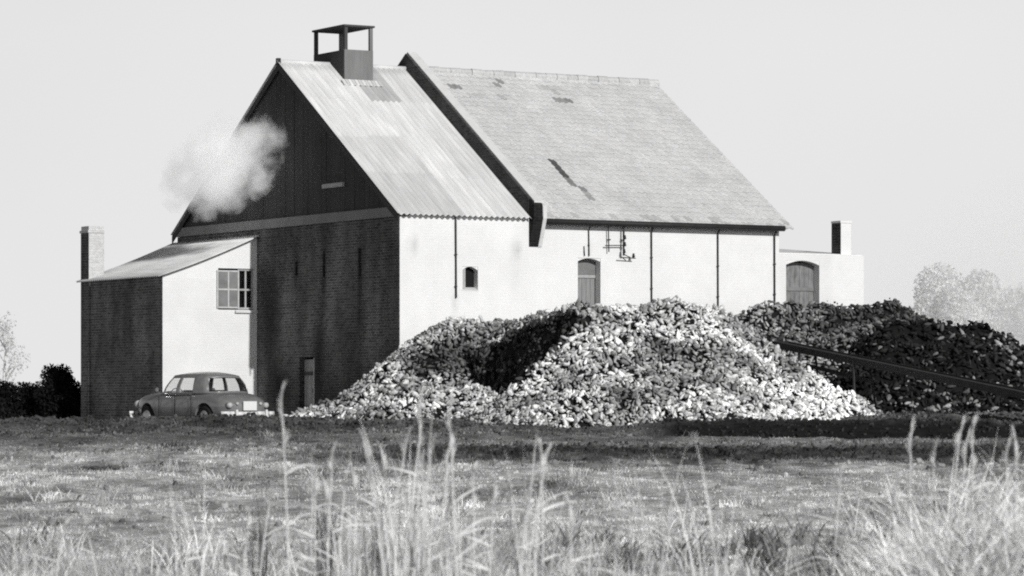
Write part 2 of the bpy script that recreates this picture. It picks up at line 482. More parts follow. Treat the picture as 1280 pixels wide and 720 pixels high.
# soffit and gutter below the tiles
MB().prism([(-.015, 5.72), (-.015, 5.88), (-.20, 5.80), (-.20, 5.72)], 0, XM + .45, XT - .08).build('soffit_board', DARKIRON, kiln)
mb = MB(); mb.tube([(XM + .42, -.28, 5.77), (XT - .1, -.28, 5.77)], .085, 10); mb.build('gutter', DARKIRON, kiln, smooth=True)
# down pipes
for x, za, zb, r in ((1.79, 5.84, 3.55, .028), (6.2, 5.70, 4.82, .018), (6.05, 5.1, 4.82, .015), (8.35, 5.72, 1.8, .026), (10.68, 5.72, 1.6, .026), (12.71, 5.72, 1.7, .028)):
    mb = MB(); mb.tube([(x, -.14 if za > 5.6 and x > 4 else -.035, za), (x, -.05, za - .16), (x + .012, -.05, zb)], r, 8)
    for z in np.arange(zb + .3, za - .3, .9): mb.tube([(x + .003, -.052, z), (x + .003, -.052, z + .04)], r * 1.5, 8)
    mb.build('down_pipe', PIPE, kiln, smooth=True)
# wire bracket with insulators
mb = MB()
mb.tube([(6.82, -.12, 5.70), (6.84, -.12, 4.95)], .018, 6)
mb.tube([(7.32, -.16, 5.70), (7.32, -.16, 4.85)], .03, 6)
mb.tube([(6.7, -.14, 5.13), (7.36, -.14, 5.15)], .017, 6)
mb.tube([(7.15, -.2, 4.80), (7.70, -.2, 4.78)], .016, 6)
mb.tube([(7.32, .01, 5.3), (7.32, -.2, 5.3)], .02, 6); mb.tube([(6.84, .01, 5.3), (6.84, -.2, 5.3)], .02, 6)
mb.tube([(7.32, -.16, 4.9), (7.5, -.2, 4.8)], .015, 6)
bk = mb.build('wire_bracket', PIPE, kiln)
for (x, z) in ((7.32, 5.38), (7.32, 5.18), (7.30, 4.98), (7.62, 4.86)):
    mb = MB(); mb.tube([(x, -.22, z - .06), (x, -.22, z - .02), (x, -.22, z), (x, -.22, z + .06)], [.035, .05, .035, .03], 8)
    mb.build('insulator', DARKIRON, bk, smooth=True)

# small arched window in the metal-roofed half
def arch_fill(x0, x1, zt, rise, y0, y1):
    pts = [(x0, zt), (x1, zt)]
    n = 8
    for k in range(n + 1):
        t = k / n
        x = x1 + (x0 - x1) * t
        pts.append((x, zt - rise * (2 * t - 1) ** 2 - .002))
    return pts
wn = MB(); wn.box(2.05, 2.51, .2, .24, 3.78, 4.42, 0); wn = wn.build('window', VOID, kiln)
MB().prism(arch_fill(2.032, 2.528, 4.438, .10, 0, 0), 1, .004, .2).build('arch', WHITE, wn)
mb = MB()
mb.prism([(2.034, 3.84), (2.16, 3.80), (2.16, 4.38), (2.034, 4.38)], 1, .05, .19)
mb.build('frame', FRAME, wn)
MB().prism([(-.02, 3.75), (-.02, 3.78), (.19, 3.86), (.19, 3.765)], 0, 2.0, 2.55).build('sill', COPING, wn)
# loading door in the long wall
dr = MB()
for k in range(5): dr.box(5.87 + .146 * k, 5.87 + .146 * k + .138, .27, .30, 2.3, 4.74)
dr = dr.build('loading_door', WOODGREY, kiln)
MB().prism(arch_fill(5.853, 6.617, 4.757, .09, 0, 0), 1, .004, .25).build('arch', WHITE, dr)
MB().box(5.86, 6.6, .235, .268, 4.2, 4.29).build('rail', FRAME, dr)
MB().box(5.86, 6.6, .24, .268, 4.30, 4.64).build('upper_panel', mat_plain('door_panel', .2, .25, 4), dr)
MB().box(5.86, 6.6, .235, .268, 3.0, 3.1).build('rail', WOODDARK, dr)
# door at the foot of the gable
dr = MB()
for k in range(6): dr.box(.16, .2, 5.16 + .155 * k, 5.16 + .155 * k + .148, 0, 1.86)
dr = dr.build('plank_door', mat_plain('door_planks', .34, .3, 2.5, stretch=(6, 6, .6)), kiln)
MB().box(.02, .19, 5.145, 5.24, 0, 1.9).build('door_post', FRAME, dr)
MB().box(.12, .157, 5.26, 6.09, .4, .5).build('rail', WOODDARK, dr)
MB().box(.12, .157, 5.26, 6.09, 1.4, 1.5).build('rail', WOODDARK, dr)
mb = MB(); mb.tube([(.13, 5.35, 1.0), (.06, 5.35, 1.0), (.06, 5.35, .9)], .015, 6); mb.build('handle', DARKIRON, dr)

# vent lantern on the ridge
lx0, lx1, ly0, ly1 = 1.64, 2.60, 6.35, 8.35
zb = 11.1; ztp = 11.78
sh = MB()
t_ = .05
zlow = lambda y: zroof(y) - .25
for y0, y1, x0, x1 in ((ly0, ly0 + t_, lx0, lx1), (ly1 - t_, ly1, lx0, lx1)):
    sh.box(x0, x1, y0, y1, zlow(y0), zb)
for x0 in (lx0 + .003, lx1 - t_ - .003):
    sh.prism([(ly0 + t_ + .002, zlow(ly0)), (ly1 - t_ - .002, zlow(ly1)), (ly1 - t_ - .002, zb - .003), (ly0 + t_ + .002, zb - .003)], 0, x0, x0 + t_, m=1)  # side panels in darker boards: shaded side put into the colour
lan = sh.build('vent_lantern', [LANTERN, TAR], kiln)
for x in (lx0 + .005, lx1 - .105):
    for y in (ly0 + .005, ly1 - .105):
        MB().box(x, x + .10, y, y + .10, zb + .002, ztp).build('post', WOODDARK if x < 2 else LANTERN, lan)  # left posts darker, shade painted in by material
mb = MB(); mb.box(lx0 - .04, lx1 + .04, ly0 - .04, ly1 + .04, ztp + .003, ztp + .06); mb.build('cap', WOODDARK, lan)
mb = MB(); mb.box(lx0 - .02, lx1 + .02, ly0 - .02, ly1 + .02, zb - .02, zb + .0); 
mb = MB()
for k in range(12): 
    xx = lx0 - .12 + k * .11
    mb.prism([(ly0 - .2, zroof(ly0 - .2) + .03), (ly0 - .012, zroof(ly0) + .03), (ly0 - .012, zroof(ly0) + .08), (ly0 - .2, zroof(ly0 - .2) + .05)], 0, xx, xx + .1, tone=.65 if k % 2 else .8)
mb.build('flashing', SHEET, lan)

# ---------------------------------------------------------------- lean-to
D = 3.13; YL = 8.88
lean = empty('lean_to', ORG, AX)
tag(lean, 'low brick lean-to with sunlit white front and square chimney against the gable', 'building')
zl = lambda x: 5.62 + (x / D) * (5.62 - 4.42)      # roof height, x from -D to 0
# front wall with sloping top: panel to 4.3, then a wedge
def lt_tone(a, z): return 1. - .06 * float(fbm(a * 1.5, z * 2, 9))
mb = MB(); wall_panel(mb, 'x', -D + .012, -.1 + .095, -.2, 4.3, YL, YL + .3, [(-1.30, -.10, 3.38, 4.3)], .3, lt_tone)
mb.prism([(-D + .012, 4.3), (-1.30, 4.3), (-1.30, 4.62), (-.10, 4.62), (-.10, 4.3), (-.005, 4.3), (-.005, zl(0) - .06), (-D + .012, zl(-D) - .06)], 1, YL, YL + .3)
mb.build('front_wall', WHITE, lean)
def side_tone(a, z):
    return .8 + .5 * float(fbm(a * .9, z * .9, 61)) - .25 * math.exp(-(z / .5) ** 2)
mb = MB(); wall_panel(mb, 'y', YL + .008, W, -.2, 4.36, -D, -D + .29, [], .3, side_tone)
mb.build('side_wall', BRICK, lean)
mb = MB(); mb.prism([(-D + .303, -.2), (-.005, -.2), (-.005, zl(0) - .06), (-D + .303, zl(-D + .3) - .06)], 1, W - .3, W); mb.build('back_wall', BRICK, lean)
# corrugated roof, waves run down the slope (along x)
mb = MB()
pt = .15; n = int((W - YL + .45) / pt) * 6
rows_ = 9; prev = None
for k in range(n + 1):
    y = YL - .2 + (W - YL + .45) * k / n
    w = .022 * math.sin(2 * PI * y / pt)
    q = []
    for s in range(rows_ + 1):
        x = -D - .22 + (D + .2) * s / rows_
        sag = -.05 * math.sin(PI * s / rows_)
        q.append(mb.vert((x, y, zl(x) + w + sag), min(.95, .80 * (1 + .1 * math.sin(2 * PI * y / pt)) * (1.02 - .12 * float(fbm(y * .6, x, 91))) * (.85 + .3 * s / rows_))))
    if prev:
        for s in range(rows_): mb.face((prev[s], q[s], q[s + 1], prev[s + 1]))
    prev = q
o = mb.build('metal_roof', SHEET, lean, smooth=True, fix=False)
sol = o.modifiers.new('sheet', 'SOLIDIFY'); sol.thickness = .012
# window: dark glazed half at the right, faded shutter half at the left
MB().box(-1.30, -.10, YL + .22, YL + .25, 3.38, 4.62).build('window', VOID, lean)
win = [o for o in lean.children if o.name.startswith('window')][0]
mb = MB()
for x in (-.62, -.385, -.16): mb.box(x, x + .055, YL + .06, YL + .11, 3.44, 4.58)
for z in (3.40, 3.96, 4.56): mb.box(-.62, -.105, YL + .05, YL + .105, z, z + .055)
mb.build('frame', FRAME, win)
MB().box(-.6, -.12, YL + .085, YL + .09, 3.43, 4.6).build('pane', GLASS, win)
mb = MB()
for x in (-1.36, -1.0, -.67): mb.box(x, x + .045, YL - .05, YL - .015, 3.42, 4.56)
for z in (3.42, 3.96, 4.51): mb.box(-1.31, -.675, YL - .046, YL - .018, z, z + .05)
cs_ = mb.build('casement', mat_plain('casement_paint', .55, .2, 6), win)
MB().box(-1.34, -.65, YL - .034, YL - .03, 3.44, 4.54).build('dusty_pane', SHUTTER, win)
MB().box(-.75, -.02, YL - .08, YL - .003, 3.29, 3.36).build('sill', COPING, win)
# chimney
mb = MB()
mb.box(-D - .07, -D + .45, 14.12, 14.72, -.2, 5.85, tone=1.)
CHIM = NT('chimney_brick')
_tc = CHIM.n('ShaderNodeNewGeometry')
chim_mat = mat_brick('sunlit_chimney_brick', .72, .74, .06, .15, 1.0, .006)  # bright copy of the brick, sunlight put into its colour
ch = mb.build('chimney', BRICK, lean)
mb = MB(); mb.box(-D - .10, -D + .48, 14.09, 14.75, 5.853, 5.93); mb.box(-D - .06, -D + .44, 14.13, 14.71, 5.933, 6.06); mb.build('cap', chim_mat, ch)
MB().box(-D - .065, -D + .445, 14.112, 14.117, 4.2, 5.845).build('sunlit_face', chim_mat, ch)  # bright skin over the dark stack: sunlit front painted by material
bpy.data.materials.remove(CHIM.mat)

# ---------------------------------------------------------------- annex at the far end
annex = empty('annex', ORG, AX)
tag(annex, 'low white annex with arched doorway and small chimney at the far end of the kiln', 'building')
ax0, ax1 = XT - .097, 16.07
mb = MB(); wall_panel(mb, 'x', ax0, ax1, -.2, 5.05, .05, .4, [(13.2, 14.42, 2.6, 4.85)], .3, lambda a, z: 1 - .12 * float(fbm(a * 1.5, z * 1.5, 15)) * (a < 15))
mb.build('front_wall', WHITE, annex)
mb = MB(); mb.box(ax0, ax1, 5.0, 5.35, -.2, 5.4); mb.build('back_wall', WHITE, annex)
mb = MB(); mb.prism([(.403, -.2), (4.997, -.2), (4.997, 5.38), (.403, 5.06)], 0, ax1 - .35, ax1); mb.build('end_wall', WHITE, annex)
mb = MB(); mb.prism([(.16, 5.053), (5.5, 5.45), (5.5, 5.50), (.16, 5.075)], 0, ax0 + .0, ax1 + .01); mb.build('roof', mat_plain('lime_roof', .8, .04, 2), annex)
ad = MB()
for k in range(7): ad.box(13.21 + .172 * k, 13.21 + .172 * k + .165, .34, .38, 2.6, 4.8)
ad = ad.build('arched_door', mat_plain('annex_door', .22, .45, 3, stretch=(3, 3, 1)), annex)
MB().prism(arch_fill(13.203, 14.417, 4.847, .13, 0, 0), 1, .054, .33).build('arch', WHITE, ad)
MB().box(13.21, 14.40, .31, .337, 3.95, 4.05).build('rail', SHUTTER, ad)
mb = MB(); mb.box(15.28, 15.68, .15, .62, 4.9, 6.02, tone=.5)
ch = mb.build('chimney', BRICK, annex); MB().box(15.27, 15.69, .143, .63, 6.023, 6.09).build('cap', WHITE, ch)
MB().box(15.285, 15.675, .146, .149, 5.06, 6.015).build('sunlit_front', WHITE, ch)  # white skin on a dark stack: sunlit front and shaded side put into colour

# ---------------------------------------------------------------- far things
def leaf_cloud(mb_lists, centres, n, size, tone, seed, squash=1.0):
    r = np.random.default_rng(seed)
    V = []; T = []
    for (cx, cy, cz, rad, dens) in centres:
        m = int(n * dens)
        d = r.normal(size=(m, 3)); d /= np.linalg.norm(d, axis=1)[:, None]
        rr = rad * r.random(m) ** .42
        p = d * rr[:, None] * np.array([1, 1, squash]) + np.array([cx, cy, cz])
        a = r.normal(size=(m, 3)); a /= np.linalg.norm(a, axis=1)[:, None]
        b = np.cross(a, r.normal(size=(m, 3))); b /= np.linalg.norm(b, axis=1)[:, None] + 1e-9
        s = size * r.uniform(.5, 1.4, m)[:, None]
        V.append(np.stack([p - a * s, p + b * s * .45, p + a * s, p - b * s * .45], 1).reshape(-1, 3))
        T.append(np.repeat(tone * r.uniform(.7, 1.25, m), 4))
    return np.concatenate(V), np.concatenate(T)

def tree(name, loc, h, spread, label, cat, group, tone, barkm, leafm, seed, n=900, leaf=.22, low=.3, squash=.85):
    R = random.Random(seed)
    t = empty(name, loc)
    tag(t, label, cat, group)
    mb = MB(); tips = []
    mb.tube([(0, 0, -.1), (.05 * h * R.uniform(-.5, .5), 0, h * .35), (.04 * h * R.uniform(-1, 1), 0, h * .8)], [h * .022, h * .016, h * .005], 8)
    for k in range(11):
        z = h * R.uniform(low, .75); a = R.uniform(0, 2 * PI); L = spread * R.uniform(.5, 1.0)
        e = (L * math.cos(a), L * math.sin(a), z + h * R.uniform(.08, .22))
        mb.tube([(0, 0, z), (e[0] * .5, e[1] * .5, z + (e[2] - z) * .65), e], [h * .009, h * .006, h * .002], 6)
        tips.append(e)
    mb.build('trunk', barkm, t)
    cs = [(x, y, z, spread * R.uniform(.22, .5), R.uniform(.4, 1.)) for x, y, z in tips] + [(R.uniform(-.2, .2) * spread, 0, h * R.uniform(.72, .92), spread * R.uniform(.3, .45), 1.) for k in range(4)]
    V, T = leaf_cloud(None, cs, n, leaf, tone, seed, squash)
    np_object('crown', V, np.arange(len(V)).reshape(-1, 4), T, leafm, t)
    return t
HAZELEAF = NT('hazy_leaf')  # pale leaf and bark tones put the distance haze into the colour
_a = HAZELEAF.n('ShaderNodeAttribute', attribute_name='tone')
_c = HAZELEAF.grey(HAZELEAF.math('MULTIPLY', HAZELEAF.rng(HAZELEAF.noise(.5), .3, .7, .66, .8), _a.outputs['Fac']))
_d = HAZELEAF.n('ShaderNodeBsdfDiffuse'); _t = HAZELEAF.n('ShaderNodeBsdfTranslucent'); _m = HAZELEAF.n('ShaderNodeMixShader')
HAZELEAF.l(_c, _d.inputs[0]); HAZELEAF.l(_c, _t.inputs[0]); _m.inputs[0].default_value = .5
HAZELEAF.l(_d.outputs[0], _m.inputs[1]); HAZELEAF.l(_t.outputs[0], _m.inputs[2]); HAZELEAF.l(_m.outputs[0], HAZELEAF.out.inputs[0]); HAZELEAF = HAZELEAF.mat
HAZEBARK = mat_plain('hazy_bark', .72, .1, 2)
DARKLEAF = mat_plain('dark_leaf', .03, .4, 1.5, attr=True, spec=.05)
DARKBARK = mat_plain('dark_bark', .03, .3, 4)
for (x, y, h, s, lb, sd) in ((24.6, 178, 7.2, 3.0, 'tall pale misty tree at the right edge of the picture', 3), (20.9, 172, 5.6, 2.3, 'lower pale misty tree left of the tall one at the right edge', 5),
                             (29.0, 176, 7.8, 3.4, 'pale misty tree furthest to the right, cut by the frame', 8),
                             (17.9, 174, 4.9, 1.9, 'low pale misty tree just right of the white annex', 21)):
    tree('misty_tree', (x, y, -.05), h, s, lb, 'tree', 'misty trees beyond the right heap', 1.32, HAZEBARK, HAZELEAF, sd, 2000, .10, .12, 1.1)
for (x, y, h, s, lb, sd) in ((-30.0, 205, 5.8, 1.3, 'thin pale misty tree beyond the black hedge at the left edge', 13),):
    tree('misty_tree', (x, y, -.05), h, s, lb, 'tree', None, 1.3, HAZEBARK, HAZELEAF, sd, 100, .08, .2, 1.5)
# dark hedge on the left
hg = empty('hedge', (-16.9, 110, 0))
tag(hg, 'long black hedge left of the lean-to, low and uneven on top', 'hedge')
cs = []
R = random.Random(5)
for k in range(46):
    x = -4.6 + 7.9 * k / 45 + R.uniform(-.1, .1)
    h = .98 + .22 * math.sin(x * 1.3 + 1) * .6 + R.uniform(-.08, .08)
    for q in range(3): cs.append((x, R.uniform(-.35, .35), h * (q + .5) / 3 * 1.02, .34, 1.))
V, T = leaf_cloud(None, cs, 330, .06, .5, 2)
np_object('foliage', V, np.arange(len(V)).reshape(-1, 4), T, DARKLEAF, hg)
mb = MB()
for k in range(14):
    x = -4.5 + 7.6 * k / 13; mb.tube([(x, 0, -.1), (x + .05, 0, .5), (x - .04, .02, .85)], [.05, .04, .02], 6)
mb.build('stem', DARKBARK, hg)
bs = empty('bush', (-14.35, 109.4, 0))
tag(bs, 'taller black bush rising from the hedge beside the lean-to wall', 'bush')
cs = [(R.uniform(-.42, .5), R.uniform(-.4, .4), R.uniform(.2, 1.5), .36, 1.) for k in range(34)]
V, T = leaf_cloud(None, cs, 300, .06, .5, 3)
np_object('foliage', V, np.arange(len(V)).reshape(-1, 4), T, DARKLEAF, bs)
mb = MB()
for k in range(4):
    x = -.3 + .2 * k; mb.tube([(x, 0, -.1), (x + .05, 0, .6), (x - .04, .02, 1.3)], [.05, .04, .02], 6)
mb.build('stem', DARKBARK, bs)

# ---------------------------------------------------------------- heaps of roots
ROOT = NT('root_skin')
_a = ROOT.n('ShaderNodeAttribute', attribute_name='tone')
_v = ROOT.math('MULTIPLY', ROOT.rng(ROOT.noise(16, None, 4), .35, .65, .55, 1.1), _a.outputs['Fac'])
ROOT = ROOT.finish(_v, .8, None, .01, .25)
def cone(X, Y, cx, cy, h, slope, sx=1., sy=1.):
    return h - slope * np.hypot((X - cx) / sx, (Y - cy) / sy)
def ridge(X, Y, a, b, ha, hb, slope):
    ax_, ay_ = a; bx_, by_ = b
    L2 = (bx_ - ax_) ** 2 + (by_ - ay_) ** 2
    t = np.clip(((X - ax_) * (bx_ - ax_) + (Y - ay_) * (by_ - ay_)) / L2, 0, 1)
    d = np.hypot(X - ax_ - t * (bx_ - ax_), Y - ay_ - t * (by_ - ay_))
    return ha + (hb - ha) * t - slope * d
def lumps(X, Y, seed): return .38 * (fbm(X * .8, Y * .8, seed, 3) - .5) + .30 * (fbm(X * 2.0, Y * 2.0, seed + 9, 2) - .5)
def smax(a, b, k=.35):
    return np.log(np.exp(a / k) + np.exp(b / k)) * k
def wall_lim(X, Y, z):      # nothing inside the house
    ly = -(X - ORG.x) * SA + (Y - ORG.y) * CA
    lx = (X - ORG.x) * CA + (Y - ORG.y) * SA
    inside = (ly > -.06) & (lx > -.06)
    return np.where(inside, -9., z)
def loc_xy(X, Y):
    return (X - ORG.x) * CA + (Y - ORG.y) * SA, -(X - ORG.x) * SA + (Y - ORG.y) * CA
def cut_c(ly): return .0 - .3 * sstep(-5.0, -8.0, ly) - 3.0 * sstep(-9.2, -9.9, ly) + .40 * (fbm(ly * .8, ly * 0., 55) - .5) * 2
def h_left(X, Y):
    z = ridge(X, Y, (-1.8, 95.1), (3.4, 97.8), 2.75, 3.2, .80)
    z = smax(z, ridge(X, Y, (-4.4, 92.6), (-1.8, 95.1), .85, 2.65, .72))
    z = smax(z, cone(X, Y, -5.3, 91.4, .45, .55))
    z = smax(z, ridge(X, Y, (-2.8, 90.6), (-.9, 90.0), 1.1, .9, .62))
    return wall_lim(X, Y, z + lumps(X, Y, 101))
def h_main(X, Y):
    lx, ly = loc_xy(X, Y)
    z = ridge(X, Y, (2.5, 89.4), (4.2, 90.2), 3.0, 3.1, .76)
    z = smax(z, ridge(X, Y, (4.2, 90.2), (5.4, 90.8), 3.05, 2.8, .72))
    z = smax(z, ridge(X, Y, (1.75, 89.4), (-.2, 94.2), 3.1, 2.75, .85))
    z = smax(z, ridge(X, Y, (5.4, 90.8), (9.3, 89.9), 2.75, .45, .70))
    z = np.minimum(z, (lx - cut_c(ly)) * 5.5 + .3)          # dug-out left face
    z = smax(z, ridge(X, Y, (-1.2, 88.9), (1.4, 87.0), .45, 1.1, .62), .2)
    z = smax(z, ridge(X, Y, (1.6, 87.2), (4.6, 86.6), 1.3, 1.1, .62), .25)
    return wall_lim(X, Y, z + lumps(X, Y, 131) * .8)
def h_right(X, Y):
    z = ridge(X, Y, (6.9, 98.0), (11.2, 100.0), 3.25, 3.45, .75)
    z = smax(z, ridge(X, Y, (9.2, 96.6), (11.3, 97.8), 2.6, 3.1, .72))
    return wall_lim(X, Y, z + lumps(X, Y, 151))
def h_dark(X, Y):
    z = ridge(X, Y, (10.5, 96.0), (13.3, 97.2), 2.85, 2.6, .80)
    z = smax(z, ridge(X, Y, (10.4, 94.6), (14.2, 95.0), 1.9, 1.6, .70))
    z = smax(z, ridge(X, Y, (13.3, 97.2), (17.5, 98.5), 2.5, 1.0, .6))
    return wall_lim(X, Y, z + 1.2 * lumps(X, Y, 171))

def root_template():
    prof = [(-.5, .20), (-.43, .40), (-.22, .56), (.05, .50), (.30, .32), (.5, .10)]
    n = 6; V = []
    for (t, r) in prof:
        for j in range(n):
            a = 2 * PI * j / n + t
            V.append((t, r * math.cos(a) * .40, r * math.sin(a) * .40))
    Fc = []
    for k in range(len(prof) - 1):
        for j in range(n): Fc.append((k * n + j, k * n + (j + 1) % n, (k + 1) * n + (j + 1) % n, (k + 1) * n + j))
    Fc.append((5, 4, 3, 2)); Fc.append((0, 5, 2, 1)); b = (len(prof) - 1) * n
    Fc.append((b, b + 1, b + 2, b + 3)); Fc.append((b, b + 3, b + 4, b + 5))
    return np.array(V), np.array(Fc)
RV, RF = root_template()
def rot_from(dirs, rolls):
    x = dirs / np.linalg.norm(dirs, axis=1)[:, None]
    up = np.where(np.abs(x[:, 2:3]) > .9, np.array([[1., 0, 0]]), np.array([[0, 0, 1.]]))
    y = np.cross(up, x); y /= np.linalg.norm(y, axis=1)[:, None]
    z = np.cross(x, y)
    c, s = np.cos(rolls)[:, None], np.sin(rolls)[:, None]
    y2 = y * c + z * s; z2 = -y * s + z * c
    return np.stack([x, y2, z2], 2)

loose = []
def heap(name, hf, bbox, n, label, cat, tone, size, seed, basetone, take=0, tvar=.35, bright=None):
    x0, x1, y0, y1 = bbox
    r = np.random.default_rng(seed)
    st = .14
    gx = np.arange(x0, x1, st); gy = np.arange(y0, y1, st)
    X, Y = np.meshgrid(gx, gy); g = gheight(X, Y); z = hf(X, Y)
    Z = np.where(z > g - .25, z, g - .4) - .06
    k = (np.arange(len(gy) - 1)[:, None] * len(gx) + np.arange(len(gx) - 1)[None, :]).ravel()
    Fq = np.stack([k, k + 1, k + len(gx) + 1, k + len(gx)], 1)
    keep = (z - g).ravel()[Fq].max(1) > -.25
    zr = (z).ravel()[Fq]
    keep &= (zr.max(1) - zr.min(1)) < 3.
    V0 = np.stack([X.ravel(), Y.ravel(), Z.ravel()], 1); F0 = Fq[keep]
    # scatter the roots over the surface
    m = n * 3
    px = r.uniform(x0, x1, m); py = r.uniform(y0, y1, m)
    e = .06
    pz = hf(px, py)
    dx = (hf(px + e, py) - hf(px - e, py)) / (2 * e); dy = (hf(px, py + e) - hf(px, py - e)) / (2 * e)
    sl = np.sqrt(1 + np.minimum(dx * dx + dy * dy, 9))
    ok = (pz > gheight(px, py) - .02) & (r.random(m) < sl / 2.4) & (np.abs(dx) < 8) & (np.abs(dy) < 8)
    px, py, pz, dx, dy = (q[ok][:n] for q in (px, py, pz, dx, dy))
    nm = np.stack([-dx, -dy, np.ones_like(dx)], 1); nm /= np.linalg.norm(nm, axis=1)[:, None]
    k = len(px)
    pos = np.stack([px, py, pz], 1) + nm * r.uniform(-.06, .09, k)[:, None]
    d = r.normal(size=(k, 3)); d -= nm * (d * nm).sum(1)[:, None] * .45
    Rm = rot_from(d, r.uniform(0, 6.28, k))
    L = size * (.5 + 1.1 * r.random(k) ** 1.6); wd = L * r.uniform(.75, 1.35, k)
    tn = tone * r.uniform(1 - tvar, 1 + tvar, k)
    dirt = fbm(px * .9, py * .9 + pz * .9, seed + 3, 3)
    tn = tn * np.clip(2.1 * dirt - .12, .16, 1.3)
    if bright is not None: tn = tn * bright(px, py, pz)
    idx = np.arange(k)
    if take:
        sel = np.argsort(py + r.uniform(0, 1.2, k))[:take]
        for q in sel: loose.append((pos[q], Rm[q], L[q], wd[q], tn[q]))
        mask = np.ones(k, bool); mask[sel] = False; idx = idx[mask]
    pos, Rm, L, wd, tn = pos[idx], Rm[idx], L[idx], wd[idx], tn[idx]
    S = np.stack([L, wd, wd], 1)
    loc = RV[None] * S[:, None, :]
    V1 = np.einsum('kij,kvj->kvi', Rm, loc) + pos[:, None, :]
    nv = len(RV)
    F1 = (RF[None] + (np.arange(len(pos)) * nv)[:, None, None]).reshape(-1, 4) + len(V0)
    V = np.concatenate([V0, V1.reshape(-1, 3)]); Fa = np.concatenate([F0, F1])
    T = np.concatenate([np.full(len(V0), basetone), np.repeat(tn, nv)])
    o = np_object(name, V, Fa, T, ROOT, smooth=True)
    tag(o, label, cat, 'root heaps in front of the kiln', 'stuff')
    return o
def face_shading(x, y, z):  # dug face darkened, right flank lightened: shade and sun painted into root tone
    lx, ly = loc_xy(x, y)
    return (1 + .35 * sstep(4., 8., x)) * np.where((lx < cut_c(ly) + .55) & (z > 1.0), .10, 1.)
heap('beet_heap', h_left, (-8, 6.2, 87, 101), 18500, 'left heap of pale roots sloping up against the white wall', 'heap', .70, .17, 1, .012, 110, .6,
     lambda x, y, z: 1 - .86 * np.clip(sstep(.0, .5, loc_xy(x, y)[0] - cut_c(loc_xy(x, y)[1]) + 1.7) * sstep(1.1, 1.5, z) * sstep(-2.2, -3.2, loc_xy(x, y)[1]), 0, 1))  # roots beside the dug face darkened: main heap's shadow painted into their tone
heap('beet_heap', h_main, (-3.5, 10.5, 82.5, 97), 20500, 'biggest central heap of pale roots with steep dug left face', 'heap', .72, .17, 2, .012, 190, .55, face_shading)
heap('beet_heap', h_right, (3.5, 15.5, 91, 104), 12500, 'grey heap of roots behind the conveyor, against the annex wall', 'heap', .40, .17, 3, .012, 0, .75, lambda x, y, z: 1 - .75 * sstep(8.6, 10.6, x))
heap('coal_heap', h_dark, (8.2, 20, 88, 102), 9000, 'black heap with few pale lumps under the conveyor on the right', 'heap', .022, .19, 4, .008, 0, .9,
     bright=lambda x, y, z: np.where(rng.random(len(x)) < .30 * sstep(.45, .7, fbm(x * .8, y * .8 + z, 201)) + .3 * sstep(.9, .3, z) * (x < 15) + .5 * sstep(13.0, 14.5, x), 11., 1.))  # extra pale lumps at the right edge paint in its sunlit rim
# the nearest loose roots as single objects
ROOTOBJ = NT('loose_root_skin')
_o = ROOTOBJ.n('ShaderNodeObjectInfo')
_v = ROOTOBJ.math('MULTIPLY', ROOTOBJ.rng(ROOTOBJ.noise(6, None, 4), .35, .65, .6, 1.1), ROOTOBJ.rng(_o.outputs['Random'], 0, 1, .22, .74))
ROOTOBJ = ROOTOBJ.finish(_v, .8, None, .01, .25)
rm = []
for k in range(4):
    V = RV.copy(); V[:, 1:] *= .85 + .1 * k; V[:, 1] += .05 * np.sin(V[:, 0] * 3 + k)
    me = bpy.data.meshes.new('beet_root')
    me.from_pydata([tuple(v) for v in V], [], [tuple(f) for f in RF]); me.materials.append(ROOTOBJ)
    me.polygons.foreach_set('use_smooth', [True] * len(me.polygons)); rm.append(me)
for k, (p, R3, L, wd, tn) in enumerate(loose):
    o = bpy.data.objects.new('beet_root', rm[k % 4]); col.objects.link(o)
    M3 = Matrix([list(map(float, R3[i])) for i in range(3)])
    o.matrix_world = Matrix.Translation(Vector(map(float, p))) @ M3.to_4x4() @ Matrix.Diagonal((float(L), float(wd), float(wd), 1))
    tag(o, 'pale tapering root lying at the front foot of the root heaps', 'root', 'loose roots at the foot of the heaps')

# ---------------------------------------------------------------- conveyor
A = Vector((7.2, 94.0, 2.2)); B = Vector((14.35, 84.2, .42))
cv = empty('conveyor', B)
tag(cv, 'long dark conveyor boom sloping down to the right across the black heap', 'conveyor')
d = (B - A); L = d.length; d.normalize(); s = d.cross(Vector((0, 0, 1))).normalized(); u = s.cross(d)
def beam(mb, p, q, w, h):
    e = (q - p).normalized(); ss = e.cross(Vector((0, 0, 1))).normalized(); uu = ss.cross(e)
    i = [mb.vert(x + ss * a * w / 2 + uu * b * h / 2 - B) for x in (p, q) for a, b in ((-1, -1), (1, -1), (1, 1), (-1, 1))]
    for f in ((0, 1, 2, 3), (7, 6, 5, 4), (0, 4, 5, 1), (1, 5, 6, 2), (2, 6, 7, 3), (3, 7, 4, 0)): mb.face([i[k] for k in f])
for sg in (-1, 1):
    mb = MB(); beam(mb, A + s * .28 * sg, B + s * .28 * sg, .05, .17); mb.build('side_rail', DARKIRON, cv)
mb = MB(); beam(mb, A + u * .03 + d * .1, B + u * .03 - d * .1, .5, .025); mb.build('belt', mat_plain('belt_rubber', .05, .3, 3), cv)
mb = MB()
for k in range(12):
    p = A + d * (L * (k + .5) / 12) - u * .04; mb.tube([p - s * .25 - B, p + s * .25 - B], .05, 8)
mb.build('rollers', DARKIRON, cv)
for p_ in (A + d * .12, B - d * .12):
    mb = MB(); mb.tube([p_ - s * .25 - B, p_ + s * .25 - B], .085, 12); mb.build('end_drum', DARKIRON, cv)
